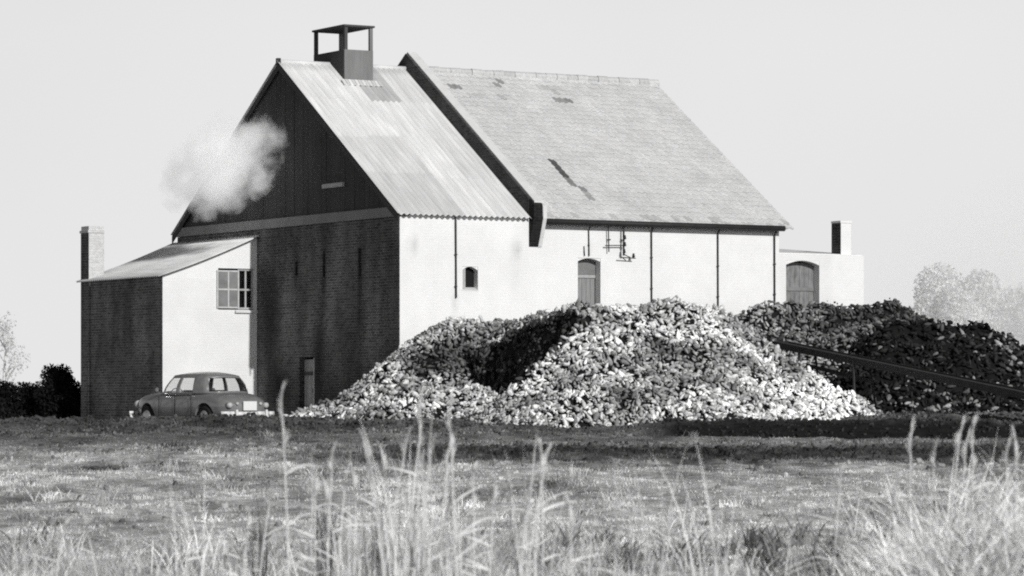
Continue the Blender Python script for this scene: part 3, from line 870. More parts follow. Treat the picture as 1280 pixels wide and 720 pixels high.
for t in (.1, .28):
    p = A + d * L * t
    for sg in (-1, 1):
        q = Vector((p.x + .15, p.y, 0)) + s * .4 * sg
        mb = MB(); mb.tube([p + s * .28 * sg - B, q - B], .035, 8); mb.build('leg', DARKIRON, cv)
p1, p2 = A + d * L * .1, A + d * L * .28
mb = MB(); beam(mb, Vector((p1.x - .1, p1.y - .2, 1.62)), Vector((p2.x + .3, p2.y - .3, 1.15)), .05, .10); mb.build('brace', DARKIRON, cv)

# ---------------------------------------------------------------- car (local x forward, y left, z up)
CARP = NT('car_paint')
_b = CARP.n('ShaderNodeBsdfPrincipled'); _b.inputs['Base Color'].default_value = (.05, .05, .05, 1)
_b.inputs['Roughness'].default_value = .32; _b.inputs['Specular IOR Level'].default_value = .5
_b.inputs['Coat Weight'].default_value = .5; _b.inputs['Coat Roughness'].default_value = .12
_n = CARP.noise(5, None, 4)
CARP.l(CARP.grey(CARP.rng(_n, .3, .7, .17, .23)), _b.inputs['Base Color']); CARP.l(CARP.rng(_n, .3, .7, .28, .42), _b.inputs['Roughness'])
CARP.l(_b.outputs[0], CARP.out.inputs[0]); CARP = CARP.mat
CHROME = mat_plain('chrome', .85, .1, 6, .22, metal=.9)
WHITEP = mat_plain('plate_white', .8, .05, 6, .6)
TYRE = mat_plain('tyre_rubber', .02, .3, 6, .9)
HUB = mat_plain('hub_cap', .4, .1, 6, .35, metal=.5)
LAMP = mat_plain('lamp_lens', .5, .15, 8, .3)
CARGLASS = mat_glass('car_glass', .9)
SEATM = mat_plain('car_seat', .05, .2, 6)
car = empty('car', (-8.42, 93.6, -.0), math.radians(128.5))
tag(car, 'dark rounded saloon car with bright rear bumper parked by the lean-to', 'car')
car.location.z = -.13; car.scale = (1.05, 1.05, 1.05)
st = [  # x, half width, bottom, belt, top at centre, side bulge position
    (2.18, .34, .42, .62, .66), (2.10, .58, .34, .74, .80), (1.85, .72, .30, .82, .92), (1.35, .79, .27, .86, .98), (.85, .81, .25, .88, 1.00),
    (.2, .83, .24, .90, .97), (-.5, .83, .24, .90, .96), (-1.1, .81, .25, .89, .97), (-1.6, .77, .28, .85, .95), (-1.95, .71, .33, .77, .88), (-2.16, .58, .40, .66, .74), (-2.22, .34, .46, .58, .62)]
bm = bmesh.new(); rings = []
for (x, w, zb_, zbelt, zt_) in st:
    half = [(0, zb_), (w * .80, zb_), (w * .96, zb_ + .08), (w, zb_ + .28), (w * .985, zbelt - .12), (w * .93, zbelt), (w * .72, zbelt + (zt_ - zbelt) * .75), (w * .35, zt_), (0, zt_ + .005)]
    full = half + [(-y, z) for y, z in half[-2:0:-1]]
    rings.append([bm.verts.new((x, y, z)) for y, z in full])
nr = len(rings[0])
for a, b in zip(rings[:-1], rings[1:]):
    for j in range(nr): bm.faces.new((a[j], a[(j + 1) % nr], b[(j + 1) % nr], b[j]))
bm.faces.new(rings[0]); bm.faces.new(rings[-1][::-1])
bmesh.ops.recalc_face_normals(bm, faces=bm.faces)
me = bpy.data.meshes.new('body_tmp'); bm.to_mesh(me); bm.free()
tmp = bpy.data.objects.new('body_tmp', me); col.objects.link(tmp)
ss_ = tmp.modifiers.new('s', 'SUBSURF'); ss_.levels = 2; ss_.render_levels = 2
cm = MB()
for x in (1.35, -1.33):
    for sg in (-1, 1): cm.tube([(x, sg * .52, .31), (x, sg * 1.1, .31)], .385, 28)
ct = cm.build('cut_tmp', DARKIRON)
bo = tmp.modifiers.new('b', 'BOOLEAN'); bo.object = ct; bo.operation = 'DIFFERENCE'; bo.solver = 'EXACT'
bpy.context.view_layer.update()
dg = bpy.context.evaluated_depsgraph_get()
bme = bpy.data.meshes.new_from_object(tmp.evaluated_get(dg))
bme.name = 'body'; bme.materials.clear(); bme.materials.append(CARP); bme.materials.append(DARKIRON)
bpy.data.objects.remove(tmp); bpy.data.objects.remove(ct)
body = bpy.data.objects.new('body', bme); col.objects.link(body); body.parent = car
bme.polygons.foreach_set('use_smooth', [True] * len(bme.polygons))
for p in bme.polygons: p.material_index = 0
try: bme.set_sharp_from_angle(angle=math.radians(40))
except Exception: pass
# greenhouse
belt = [(.92, 0, .96), (.86, .45, .95), (.72, .68, .93), (.63, .73, .92), (-.02, .765, .91), (-.10, .765, .91), (-.78, .745, .91), (-1.14, .69, .92), (-1.30, .60, .93), (-1.44, .34, .945), (-1.48, 0, .95)]
roof = [(.46, 0, 1.42), (.43, .38, 1.41), (.36, .54, 1.395), (.29, .59, 1.395), (-.10, .615, 1.40), (-.16, .615, 1.40), (-.70, .59, 1.395), (-.96, .54, 1.385), (-1.06, .47, 1.38), (-1.16, .27, 1.39), (-1.20, 0, 1.395)]
kinds = ['g', 'g', 'p', 's', 'p', 's', 'p', 'p', 'r', 'r']
mb = MB(); pane_groups = {'windscreen': [], 'side_window': [], 'rear_window': []}
lerp = lambda a, b, t: tuple(a[i] + (b[i] - a[i]) * t for i in range(3))
for sg in (1, -1):
    bl = [(x, y * sg, z) for x, y, z in belt]; rf = [(x, y * sg, z) for x, y, z in roof]
    for k, kd in enumerate(kinds):
        def P(s, t):   # s along the strip, t up, with a slight outward bow
            p = Vector(lerp(lerp(bl[k], bl[k + 1], s), lerp(rf[k], rf[k + 1], s), t))
            c = Vector((-.15, 0, p.z)); o = (p - c); o.z = 0
            return p + o * (.10 * math.sin(PI * t) * .5)
        ts = [0, .1, .3, .5, .7, .88, 1.]
        if kd == 'p':
            for a, b in zip(ts[:-1], ts[1:]): mb.quad(P(0, a), P(1, a), P(1, b), P(0, b))
        else:
            mb.quad(P(0, 0), P(1, 0), P(1, .1), P(0, .1)); mb.quad(P(0, .88), P(1, .88), P(1, 1), P(0, 1))
            sl, sr = 0., 1.
            if kd == 's': sl, sr = .05, .95
            if kd == 's':
                for a, b in zip(ts[1:-2], ts[2:-1]):
                    mb.quad(P(0, a), P(sl, a), P(sl, b), P(0, b)); mb.quad(P(sr, a), P(1, a), P(1, b), P(sr, b))
            key = {'g': 'windscreen', 's': 'side_window', 'r': 'rear_window'}[kd]
            lst = []
            for a, b in zip(ts[1:-2], ts[2:-1]): lst.append((P(sl, a), P(sr, a), P(sr, b), P(sl, b)))
            pane_groups[key].append(lst)
    # roof skin
    prev = rf
    for q in range(1, 6):
        f = 1 - q / 5; zz = 1.385 + .105 * (1 - f * f) ** .8 if q < 5 else 1.49
        cur = [(-.36 + (x + .36) * f, y * f, z + (1.49 - z) * (1 - f * f)) for x, y, z in rf]
        for k in range(len(rf) - 1): mb.quad(prev[k], prev[k + 1], cur[k + 1], cur[k])
        prev = cur
o = mb.build('cabin', CARP, car, smooth=False)
bm = bmesh.new(); bm.from_mesh(o.data); bmesh.ops.remove_doubles(bm, verts=bm.verts, dist=.002)
bmesh.ops.recalc_face_normals(bm, faces=bm.faces); bm.to_mesh(o.data); bm.free()
o.data.polygons.foreach_set('use_smooth', [True] * len(o.data.polygons))
so = o.modifiers.new('t', 'SOLIDIFY'); so.thickness = .025; so.offset = -1
for key, ls in pane_groups.items():
    if key == 'side_window':
        for lst in ls:
            m2 = MB(); [m2.quad(*q) for q in lst]; m2.build('side_window', CARGLASS, car)
    else:
        m2 = MB(); [m2.quad(*q) for lst in ls for q in lst]; m2.build(key, CARGLASS, car)
# wheels
def wheel(x, sg):
    mb = MB()
    yy = sg * .70
    mb.tube([(x, yy - sg * .08, .31), (x, yy - sg * .06, .31), (x, yy + sg * .05, .31), (x, yy + sg * .075, .31)], [.27, .31, .31, .27], 28)
    wv = mb.build('wheel', TYRE, car, smooth=False)
    m2 = MB(); m2.tube([(x, yy + sg * .076, .31), (x, yy + sg * .09, .31), (x, yy + sg * .105, .31)], [.19, .18, .08], 24); m2.build('hub_cap', HUB, wv, smooth=True)
for x in (1.35, -1.33):
    for sg in (1, -1): wheel(x, sg)
def bumper(xc, sgn):
    pts = []
    for k in range(9):
        a = -1 + 2 * k / 8
        pts.append((xc - sgn * .16 * a * a, .80 * a, .42))
    mb = MB()
    for k in range(8):
        p, q = Vector(pts[k]), Vector(pts[k + 1])
        for z0, z1, off in ((.30, .38, .0), (.38, .47, .0)):
            o0 = 0 if z0 < .35 else .025; o1 = .025 if z0 < .35 else 0
            mb.quad((p.x + sgn * o0, p.y, z0), (q.x + sgn * o0, q.y, z0), (q.x + sgn * o1, q.y, z1), (p.x + sgn * o1, p.y, z1))
    o = mb.build('bumper', CHROMEW, car, smooth=True); md = o.modifiers.new('t', 'SOLIDIFY'); md.thickness = .03
    return o
CHROMEW = mat_plain('bright_bumper', .78, .1, 6, .35)
bumper(-2.30, -1); bumper(2.26, 1)
for yy in (-.45, .45):
    MB().box(-2.36, -2.30, yy - .03, yy + .03, .28, .52).build('overrider', CHROMEW, car)
MB().box(-2.275, -2.24, -.20, .20, .50, .73).build('number_plate', WHITEP, car)
for yy in (-.55, .55):
    mb = MB(); mb.tube([(-2.08, yy, .63), (-2.20, yy, .63), (-2.225, yy, .63)], [.075, .07, .03], 14); mb.build('tail_lamp', LAMP, car, smooth=True)
    mb = MB(); mb.tube([(-2.14, yy * .64, .67), (-2.235, yy * .64, .67), (-2.25, yy * .64, .67)], [.045, .04, .02], 12); mb.build('tail_lamp', LAMP, car, smooth=True)
    mb = MB(); mb.tube([(1.98, yy * 1.05, .66), (2.13, yy * 1.03, .66), (2.16, yy * 1.03, .66)], [.10, .09, .04], 14); mb.build('headlight', LAMP, car, smooth=True)
MB().box(-2.02, -1.98, -.09, .09, .845, .87).build('boot_handle', CHROME, car)
for sg in (1, -1):
    for x in (.12, -.55):
        mb = MB(); mb.tube([(x, sg * .825, .80), (x - .02, sg * .855, .805), (x - .16, sg * .855, .805), (x - .18, sg * .825, .80)], .014, 6); mb.build('door_handle', CHROME, car)
    mb = MB(); mb.tube([(.9, sg * .84, .33), (-.9, sg * .85, .33)], .018, 6); mb.build('sill_trim', CHROME, car)
    mb = MB(); mb.tube([(.86, sg * .735, .935), (-.1, sg * .785, .915), (-.75, sg * .765, .915)], .014, 6); mb.build('belt_trim', CHROME, car)
    mb = MB(); mb.tube([(.74, sg * .76, .94), (.73, sg * .86, 1.02)], .012, 6); mb.tube([(.75, sg * .87, 1.03), (.72, sg * .87, 1.03), (.70, sg * .87, 1.03)], [.03, .055, .05], 10); mb.build('mirror', CHROME, car)
    for x in (.68, -.06, -.82):
        MB().box(x - .004, x + .004, sg * .835 - .012, sg * .835 + .004, .34, .86).build('door_seam', VOID, car)
mb = MB(); mb.tube([(1.95, 0, .87), (1.9, 0, .96), (1.8, 0, .93)], [.02, .025, .01], 8); mb.build('bonnet_emblem', CHROME, car)
mb = MB()
for yy in (-.35, .35): mb.box(-.25, -.1, yy - .24, yy + .24, .5, 1.02); 
mb.box(-.95, -.82, -.55, .55, .5, .96); mb.build('seats', SEATM, car)
mb = MB(); mb.tube([(.55, .36 + .19 * math.cos(a), .92 + .15 * math.sin(a)) for a in np.linspace(0, 2 * PI, 17)], .012, 6); mb.build('steering_wheel', DARKIRON, car)

# pale rubble by the front wheel
RUB = mat_plain('pale_rubble', .62, .2, 6, .9)
R = random.Random(9)
for k in range(16):
    x = -10.9 + 2.3 * R.random(); y = 91.6 + 1.2 * R.random()
    s_ = R.uniform(.07, .17)
    bm = bmesh.new(); bmesh.ops.create_icosphere(bm, subdivisions=2, radius=1)
    for v in bm.verts:
        v.co *= 1 + .5 * mnoise.noise(v.co * 1.3 + Vector((k * 3.1, 0, 0))); v.co.z *= .7
    me = bpy.data.meshes.new('stone'); bm.to_mesh(me); bm.free(); me.materials.append(RUB)
    o = bpy.data.objects.new('stone', me); col.objects.link(o)
    o.location = (x, y, float(gheight(x, y)) + s_ * .35); o.scale = (s_ * 1.3, s_, s_); o.rotation_euler = (0, 0, R.uniform(0, 6))
    tag(o, 'small pale stone lying on the ground by the front wheel of the car', 'stone', 'rubble by the car')

# ---------------------------------------------------------------- clods of turned soil
def clods():
    r = np.random.default_rng(321)
    bm = bmesh.new(); bmesh.ops.create_icosphere(bm, subdivisions=2, radius=1.)
    bv = np.array([v.co[:] for v in bm.verts]); bf = np.array([[v.index for v in f.verts] for f in bm.faces]); bm.free()
    n = 17000
    zone = r.choice(4, n, p=[.50, .30, .06, .14])
    y = np.where(zone == 0, r.normal(88.3, 2.4, n), np.where(zone == 1, r.normal(69, 3.6, n), np.where(zone == 3, r.normal(81.6, 1.3, n), r.uniform(34, 86, n))))
    x = r.uniform(-1, 1, n) * (1.5 + .155 * y)
    hp_ = np.maximum(np.maximum(h_left(x, y), h_main(x, y)), np.maximum(h_right(x, y), h_dark(x, y)))
    k = (hp_ < gheight(x, y)) & (y < 92.5) & ~((zone == 1) & (x < -3) & (r.random(n) < .75))
    x, y = x[k], y[k]; n = len(x)
    s = .018 + .045 * r.random(n) ** 2.2
    base = np.stack([x, y, gheight(x, y) + s * .15], 1)
    d = r.normal(size=(n, 3)); Rm = rot_from(d, r.uniform(0, 6.28, n))
    sc = np.stack([s * r.uniform(.8, 1.6, n), s * r.uniform(.7, 1.3, n), s * r.uniform(.45, .8, n)], 1)
    ph = r.uniform(0, 50, (n, 3))
    w = 1 + .42 * np.sin(bv[None] @ np.array([3.1, 2.3, 1.7]) * 1.3 + ph[:, :1]) * np.cos(bv[None] @ np.array([-1.9, 3.3, 2.2]) + ph[:, 1:2])
    V = np.einsum('kij,kvj->kvi', Rm, bv[None] * w[:, :, None] * sc[:, None, :]) + base[:, None, :]
    Fc = (bf[None] + (np.arange(n) * len(bv))[:, None, None]).reshape(-1, 3)
    tn = np.repeat(np.clip(gtone(x, y), .08, 1) * r.uniform(.35, 1.05, n), len(bv))
    o = np_object('soil_clods', V.reshape(-1, 3), Fc, tn, SOIL, smooth=True)
    tag(o, 'rough clods of turned soil along the edge of the yard and the dark strip', 'soil clods', kind='stuff')
clods()

# ---------------------------------------------------------------- grass
def blades(base, h, w, lean, droop, tone, seed, seg=3, flat=None):
    r = np.random.default_rng(seed); n = len(base)
    az = r.uniform(0, 2 * PI, n)
    dirv = np.stack([np.cos(az), np.sin(az), np.zeros(n)], 1)
    faz = r.uniform(0, PI, n)
    side = np.stack([np.cos(faz), .35 * np.sin(faz), np.zeros(n)], 1); side /= np.linalg.norm(side, axis=1)[:, None]
    rows = []
    for k in range(seg + 1):
        t = k / seg
        c = base + dirv * (h * lean * t + h * droop * t ** 3)[:, None]
        c[:, 2] += h * t - h * droop * .55 * t ** 3
        ww = (w * (1 - t) ** .7 * .5 + w * .04)[:, None]
        rows.append(c - side * ww); rows.append(c + side * ww)
    V = np.stack(rows, 1).reshape(-1, 3)
    nv = 2 * (seg + 1)
    q = np.array([[2 * k, 2 * k + 1, 2 * k + 3, 2 * k + 2] for k in range(seg)])
    Fc = (q[None] + (np.arange(n) * nv)[:, None, None]).reshape(-1, 4)
    tv = np.repeat(tone, nv) * np.tile(np.repeat(np.linspace(.7, 1.1, seg + 1), 2), n)
    return V, Fc, tv
def tufts(nt, per, xr, yr, seed, hscale, wscale, tonef, densf=None, spread=.08, hvar=None):
    r = np.random.default_rng(seed)
    y = yr[0] + (yr[1] - yr[0]) * r.random(nt) ** 1.0
    x = r.uniform(-1, 1, nt) * (xr + .155 * y)
    if densf is not None:
        k = r.random(nt) < densf(x, y); x, y = x[k], y[k]
    nt = len(x)
    bx = np.repeat(x, per) + r.normal(0, spread, nt * per); by = np.repeat(y, per) + r.normal(0, spread, nt * per)
    base = np.stack([bx, by, gheight(bx, by) - .01], 1)
    ht = hscale * r.uniform(.5, 1.5, nt) * (hvar(x, y) if hvar is not None else 1.)
    h = np.repeat(ht, per) * r.uniform(.5, 1.2, nt * per)
    w = wscale * r.uniform(.6, 1.4, nt * per)
    tn = np.repeat(tonef(x, y) * r.uniform(.75, 1.25, nt), per) * r.uniform(.75, 1.25, nt * per)
    return base, h, w, r.uniform(.05, .6, nt * per), r.uniform(0, .8, nt * per), tn
TURF = mat_plain('dead_turf', .72, .35, 1.2, .8, attr=True, spec=.15)
def clear(x, y):
    hp_ = np.maximum(np.maximum(h_left(x, y), h_main(x, y)), np.maximum(h_right(x, y), h_dark(x, y)))
    yc = 79.6 + .5 * np.sin(x * .35)
    furrow = sstep(2.2, 4.2, x) * np.exp(-((y - yc - .2) / 2.6) ** 4)
    return ((hp_ < gheight(x, y)) * (1 - .97 * furrow)) * (.5 + .8 * (fbm(x * .7, y * .3, 88) - .25))
def dark_band(x, y): return sstep(-5.5, -1.5, x) * np.exp(-((y - 67.5) / 4.5) ** 2)
b, h, w, ln, dp, tn = tufts(24000, 12, 1.5, (30, 91), 5, .05, .009, lambda x, y: (.10 + 1.0 * gtone(x, y)) * rng.choice([.6, .85, 1., 1.05, 1.15], len(x)) * (1 - .5 * dark_band(x, y)), clear, .10,
    lambda x, y: .45 + 1.0 * fbm(x * .5, y * .25, 66) * sstep(92, 60, y) + .9 * dark_band(x, y) * fbm(x * 1.5, y * .5, 67))
V, Fc, tv = blades(b, h, w, ln, dp, tn, 6)
P1 = (V, Fc, tv)
# scattered coarse tufts
b, h, w, ln, dp, tn = tufts(1500, 26, 1.5, (31, 86), 8, .13, .010, lambda x, y: (.15 + .95 * gtone(x, y)) * rng.choice([.25, .5, 1., 1.25], len(x)), lambda x, y: clear(x, y) * (fbm(x * .35, y * .12, 45) > .5), .09,
    lambda x, y: .6 + .8 * rng.random(len(x)))
V, Fc, tv = blades(b, h, w, ln, dp, tn, 9)
P2 = (V, Fc + len(P1[0]), tv)
o = np_object('field_grass', np.concatenate([P1[0], P2[0]]), np.concatenate([P1[1], P2[1]]), np.concatenate([P1[2], P2[2]]), TURF)
tag(o, 'short dead grass covering the rough field', 'grass', kind='stuff')
# longer dead grass near the camera
U = lambda x, y: x / y * 4329 + 640
g_ = lambda u, c, w: np.exp(-((u - c) / w) ** 2)
DRY = mat_plain('dry_grass', .74, .2, 2, .75, attr=True, spec=.2)
parts = []
def add_grass(args, seed, seg=5):
    b, h, w, ln, dp, tn = args
    V, Fc, tv = blades(b, h, w, ln, dp, tn, seed, seg)
    parts.append((V, Fc + sum(len(p[0]) for p in parts), tv))
tone1 = lambda x, y: .35 + 1.3 * fbm(x * 1.8, y * .7, 23, 3)
# low bleached grass
add_grass(tufts(1700, 18, .8, (25, 37), 15, .42, .008, lambda x, y: tone1(x, y) * rng.choice([.35, .8, 1., 1.2], len(x)) * (1 - .55 * g_(U(x, y), 960, 130)),
    lambda x, y: np.clip(.14 + .9 * g_(U(x, y), 560, 150) + .8 * sstep(1050, 1180, U(x, y)) + .7 * g_(U(x, y), 40, 90) + .35 * g_(U(x, y), 270, 90), 0, 1), .10,
    lambda x, y: .75 + .4 * g_(U(x, y), 560, 150) + .4 * sstep(1050, 1220, U(x, y))), 16)
# tall upright weeds left of centre
a = tufts(190, 8, .8, (22, 29), 25, 1.08, .012, lambda x, y: 1.0 * rng.choice([.3, .9, 1.1, 1.2], len(x), p=[.12, .3, .3, .28]),
    lambda x, y: np.clip(.75 * g_(U(x, y), 500, 75) + .45 * g_(U(x, y), 400, 60) + .5 * g_(U(x, y), 640, 50) + .05, 0, 1), .05)
add_grass((a[0], a[1], a[2], a[3] * .22, a[4] * .25, a[5]), 26, 6)
# feathery scrub at the lower right
add_grass(tufts(1000, 26, .8, (23, 31), 35, .74, .017, lambda x, y: (.3 + tone1(x, y)) * rng.choice([.6, 1., 1.2, 1.3], len(x)),
    lambda x, y: np.clip(1.1 * sstep(1060, 1150, U(x, y)) + .25 * g_(U(x, y), 1050, 60), 0, 1), .14,
    lambda x, y: .55 + .75 * sstep(1060, 1240, U(x, y)) * (.55 + fbm(x * 3, y, 51))), 36, 6)
# dark docks and low weeds
a = tufts(330, 18, .8, (26, 40), 45, .34, .022, lambda x, y: .24 * rng.choice([.5, 1., 1.6, 4.], len(x), p=[.35, .3, .25, .1]),
    lambda x, y: np.clip(.9 * g_(U(x, y), 960, 90) + .10 + .4 * g_(U(x, y), 700, 50), 0, 1), .09)
add_grass(a, 46, 4)
for (uu, v0_, Y) in ((328, 598, 28), (407, 588, 27), (402, 600, 27), (470, 600, 27), (322, 640, 27), (520, 605, 27)):
    n_ = 15; X = (uu - 640) / 4329 * Y; r_ = np.random.default_rng(int(uu))
    bb = np.stack([X + r_.normal(0, .035, n_), Y + r_.normal(0, .05, n_), np.zeros(n_)], 1); bb[:, 2] = gheight(bb[:, 0], bb[:, 1])
    hh = (CAM_Z + (501 - v0_) * Y / 4329 - bb[:, 2]) * r_.uniform(.75, 1.0, n_)
    add_grass((bb, hh, np.full(n_, .013), r_.uniform(.0, .06, n_), r_.uniform(0, .05, n_), r_.uniform(.12, .32, n_)), int(uu), 6)
o = np_object('tall_dry_grass', np.concatenate([p[0] for p in parts]), np.concatenate([p[1] for p in parts]), np.concatenate([p[2] for p in parts]), DRY)
tag(o, 'long bleached dry grass and dark weeds along the bottom of the picture', 'grass', kind='stuff')

# reeds
REEDM = mat_plain('reed_straw', .78, .2, 5, .75)
PLUMEM = mat_plain('reed_plume', .70, .25, 9, .9, attr=True)
def reed_proto(k, loc):
    R = random.Random(100 + k); H = 1.0
    bend = R.uniform(-.06, .1)
    ctr = lambda t: Vector((bend * t * t, .03 * t, H * t))
    mb = MB(); mb.tube([ctr(t) for t in (-.02, .2, .45, .7, .9, 1.)], [.0050, .0048, .0044, .0036, .0026, .0016], 6)
    st_ = mb.build('reed', REEDM)
    r = np.random.default_rng(k); n = 130
    t = r.uniform(.78, 1.0, n)
    base = np.array([tuple(ctr(q)) for q in t])
    V, Fc, tv = blades(base, r.uniform(.02, .075, n), np.full(n, .008), r.uniform(.1, .35, n), r.uniform(0, .4, n), r.uniform(.75, 1.25, n), k, 2)
    np_object('plume', V, Fc, tv, PLUMEM, st_)
    for q in range(R.choice((2, 3, 4))):
        t0 = R.uniform(.25, .72); p = ctr(t0); a = R.choice((0, PI)) + R.uniform(-.5, .5); L = R.uniform(.10, .26)
        up = R.uniform(.15, .9); dr_ = R.uniform(.05, .45); mb = MB(); prev = None
        for s in range(7):
            f = s / 6
            c = p + Vector((math.cos(a) * L * f, math.sin(a) * L * f * .6, L * (up * f - dr_ * f ** 2.2)))
            ww = .0050 * (1 - f) ** .6 * (1 if s else .5) + .0006
            e = (mb.vert(c + Vector((0, -.3 * ww, ww))), mb.vert(c - Vector((0, -.3 * ww, ww))))
            if prev: mb.face((prev[0], prev[1], e[1], e[0]))
            prev = e
        mb.build('leaf', REEDM, st_)
    return st_
protos = [reed_proto(k, (0, 0, 0)) for k in range(7)]
def copy_tree(o):
    c = o.copy(); col.objects.link(c)
    for ch in list(o.children):
        d_ = ch.copy(); col.objects.link(d_); d_.parent = c
    return c
spots = [(363, 493, 24, 0), (523, 492, 25, 1), (572, 505, 23, 2), (472, 540, 26, 3), (487, 548, 25, 4), (502, 560, 27, 5), (410, 566, 24, 6), (386, 566, 26, 0), (545, 556, 25, 1), (519, 552, 27, 4),
         (543, 575, 24, 2), (676, 560, 24, 6), (652, 560, 26, 3), (668, 572, 25, 5), (716, 628, 22, 1), (650, 612, 23, 4), (590, 586, 25, 0), (610, 600, 24, 2), (560, 590, 26, 6), (430, 600, 25, 5),
         (395, 590, 25, 2), (445, 585, 27, 3), (235, 640, 24, 1), (130, 640, 26, 4), (180, 662, 24, 5), (60, 655, 25, 6), (300, 640, 26, 2), (322, 612, 26, 3), (770, 668, 24, 0), (832, 645, 24, 4), (905, 655, 25, 5),
         (1040, 590, 26, 6), (1140, 535, 26, 1), (1178, 528, 25, 3), (1212, 530, 26, 0), (1248, 556, 24, 2), (1100, 600, 25, 4), (1196, 545, 27, 5), (1160, 560, 25, 6), (1268, 545, 26, 1), (1120, 630, 24, 0), (980, 668, 25, 3), (30, 690, 23, 2), (735, 660, 25, 6)]
R = random.Random(77); used = set()
special = {0: 'tall straight reed at the left, its plume against the left tip of the root heap', 1: 'tall feathery reed in the middle, plume reaching up to the left heap',
           2: 'thin upright reed just right of the feathery middle one, tip against the left heap'}
for k, (uu, vv, Y, pk) in enumerate(spots):
    if pk in used: o = copy_tree(protos[pk])
    else: o = protos[pk]; used.add(pk)
    X = (uu - 640) / 4329 * Y; top = CAM_Z + (501 - vv) * Y / 4329; zb_ = float(gheight(X, Y))
    H = top - zb_
    o.location = (X, Y, zb_); o.rotation_euler = (R.uniform(-.03, .03), R.uniform(-.05, .07) if k > 2 else R.uniform(-.02, .0), R.uniform(-.6, .6) + (PI if R.random() < .4 else 0))
    o.scale = (1.25, 1.25, H)
    tag(o, special.get(k, 'dry straw coloured reed standing among the bleached foreground grass'), 'reed', 'reeds in the foreground')

# ---------------------------------------------------------------- smoke from the vent in the gable
sm = bmesh.new(); bmesh.ops.create_icosphere(sm, subdivisions=4, radius=1.0)
me = bpy.data.meshes.new('smoke'); sm.to_mesh(me); sm.free()
smo = bpy.data.objects.new('smoke', me); col.objects.link(smo)
def kl(x, y, z): return ORG + Vector((x * CA - y * SA, x * SA + y * CA, z))
smo.location = kl(-1.0, 9.3, 7.75); smo.scale = (.95, 4.3, 1.65); smo.rotation_euler = (math.radians(-6), 0, AX)
m = NT('white_smoke')
tc = m.n('ShaderNodeTexCoord')
ln_ = m.n('ShaderNodeVectorMath', operation='LENGTH'); m.l(tc.outputs['Object'], ln_.inputs[0])
fall = m.rng(ln_.outputs['Value'], .35, 1.0, 1.0, 0.)
mp = m.n('ShaderNodeMapping'); m.l(tc.outputs['Object'], mp.inputs[0]); mp.inputs['Scale'].default_value = (1.5, 3.6, 2.0); mp.inputs['Location'].default_value = (3.7, 1.2, 5.1)
nz = m.noise(.95, mp.outputs[0], 5, .6)
dens = m.math('SUBTRACT', m.math('ADD', fall, m.math('MULTIPLY', nz, 2.9)), 1.72)
dens = m.math('MULTIPLY', m.math('MAXIMUM', dens, 0.), 2.2)
pv = m.n('ShaderNodeVolumePrincipled')
pv.inputs['Color'].default_value = (1, 1, 1, 1); pv.inputs['Absorption Color'].default_value = (1, 1, 1, 1); pv.inputs['Anisotropy'].default_value = 0.
m.l(dens, pv.inputs['Density'])
m.l(m.math('MULTIPLY', dens, .21), pv.inputs['Emission Strength'])  # smoke given its own glow in place of light scattered inside it
m.l(pv.outputs[0], m.out.inputs['Volume'])
me.materials.append(m.mat)
tag(smo, 'white puff of smoke drifting left across the dark boarded gable', 'smoke', kind='stuff')

hz = bmesh.new(); bmesh.ops.create_icosphere(hz, subdivisions=3, radius=1.0)
hme = bpy.data.meshes.new('haze'); hz.to_mesh(hme); hz.free()
hzo = bpy.data.objects.new('haze', hme); col.objects.link(hzo)
hzo.location = (28, 150, 2.0); hzo.scale = (15, 15, 10)
m = NT('ground_haze')
tc = m.n('ShaderNodeTexCoord')
ln_ = m.n('ShaderNodeVectorMath', operation='LENGTH'); m.l(tc.outputs['Object'], ln_.inputs[0])
pv = m.n('ShaderNodeVolumePrincipled')
pv.inputs['Color'].default_value = (1, 1, 1, 1); pv.inputs['Absorption Color'].default_value = (1, 1, 1, 1); pv.inputs['Anisotropy'].default_value = -.3
hd = m.math('MULTIPLY', m.rng(ln_.outputs['Value'], .2, 1.0, 1.0, 0.), .085)
m.l(hd, pv.inputs['Density']); m.l(m.math('MULTIPLY', hd, .10), pv.inputs['Emission Strength'])  # density plus a small added glow that brightens the haze
m.l(pv.outputs[0], m.out.inputs['Volume']); hme.materials.append(m.mat)
tag(hzo, 'pale drifting haze in front of the trees at the right edge', 'haze', kind='stuff')

# ---------------------------------------------------------------- light, sky, camera
sdir = Vector((SA * math.cos(SUN_PHI) + CA * math.sin(SUN_PHI), -CA * math.cos(SUN_PHI) + SA * math.sin(SUN_PHI), 0)).normalized()
S = Vector((sdir.x * math.cos(SUN_EL), sdir.y * math.cos(SUN_EL), math.sin(SUN_EL)))
sun = bpy.data.lights.new('sun', 'SUN'); sun.energy = 3.05; sun.angle = math.radians(.5); sun.color = (1, .995, .985)
so_ = bpy.data.objects.new('sun', sun); col.objects.link(so_)
so_.rotation_euler = (-S).to_track_quat('-Z', 'Y').to_euler(); so_.location = (20, 20, 40)
world = bpy.data.worlds.new('World'); scene.world = world; world.use_nodes = True
nt = world.node_tree; nt.nodes.clear()
wo = nt.nodes.new('ShaderNodeOutputWorld'); bg = nt.nodes.new('ShaderNodeBackground'); bg.inputs['Strength'].default_value = .1
sky = nt.nodes.new('ShaderNodeTexSky'); sky.sky_type = 'NISHITA'; sky.sun_disc = False
sky.sun_elevation = SUN_EL; sky.sun_rotation = math.atan2(S.x, S.y)
bw = nt.nodes.new('ShaderNodeRGBToBW'); nt.links.new(sky.outputs[0], bw.inputs[0])
tcw = nt.nodes.new('ShaderNodeTexCoord'); spz = nt.nodes.new('ShaderNodeSeparateXYZ'); nt.links.new(tcw.outputs['Generated'], spz.inputs[0])
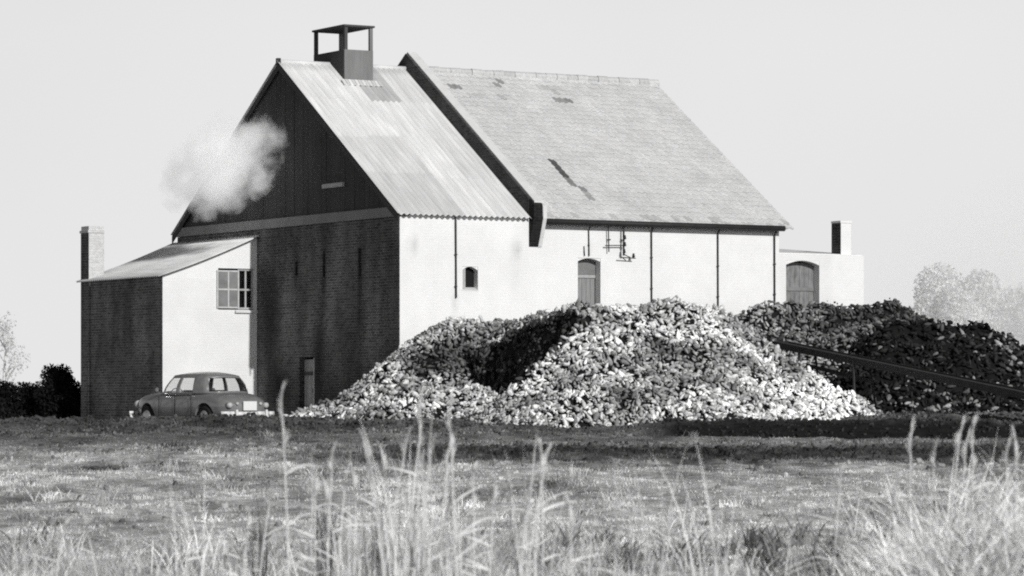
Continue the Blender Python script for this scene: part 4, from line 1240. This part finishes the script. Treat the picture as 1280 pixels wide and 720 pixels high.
mr = nt.nodes.new('ShaderNodeMapRange'); mr.interpolation_type = 'SMOOTHSTEP'
nt.links.new(spz.outputs[2], mr.inputs[0]); mr.inputs[1].default_value = .10; mr.inputs[2].default_value = .30; mr.inputs[3].default_value = 0; mr.inputs[4].default_value = 1
nzw = nt.nodes.new('ShaderNodeTexNoise'); nzw.inputs['Scale'].default_value = 5.; nzw.inputs['Detail'].default_value = 4; nt.links.new(tcw.outputs['Generated'], nzw.inputs['Vector'])
mrn = nt.nodes.new('ShaderNodeMapRange'); nt.links.new(nzw.outputs['Fac'], mrn.inputs[0])
mrn.inputs[1].default_value = .3; mrn.inputs[2].default_value = .7; mrn.inputs[3].default_value = 7.7; mrn.inputs[4].default_value = 8.1
sk = nt.nodes.new('ShaderNodeMath'); sk.operation = 'MULTIPLY'; sk.inputs[1].default_value = .36; nt.links.new(bw.outputs[0], sk.inputs[0])
mxw = nt.nodes.new('ShaderNodeMix'); mxw.data_type = 'FLOAT'
nt.links.new(mr.outputs[0], mxw.inputs[0]); nt.links.new(mrn.outputs[0], mxw.inputs[2]); nt.links.new(sk.outputs[0], mxw.inputs[3])
cc = nt.nodes.new('ShaderNodeCombineColor')
for k in range(3): nt.links.new(mxw.outputs[0], cc.inputs[k])
nt.links.new(cc.outputs[0], bg.inputs[0]); nt.links.new(bg.outputs[0], wo.inputs[0])

cam = bpy.data.cameras.new('camera'); co = bpy.data.objects.new('camera', cam); col.objects.link(co)
co.location = (0, 0, CAM_Z); co.rotation_euler = (math.radians(90), 0, 0)
cam.lens = F; cam.sensor_width = 36; cam.shift_y = 141 / 1280.0; cam.clip_start = .5; cam.clip_end = 8000
cam.dof.use_dof = True; cam.dof.focus_distance = 95; cam.dof.aperture_fstop = 3.6
scene.camera = co
scene.view_settings.view_transform = 'Standard'; scene.view_settings.look = 'None'; scene.view_settings.exposure = 0
scene.render.engine = 'CYCLES'
scene.cycles.volume_bounces = 6; scene.cycles.max_bounces = 24; scene.cycles.glossy_bounces = 3; scene.cycles.diffuse_bounces = 3; scene.cycles.transparent_max_bounces = 12
scene.cycles.filter_width = 2.0
scene.cycles.use_denoising = False
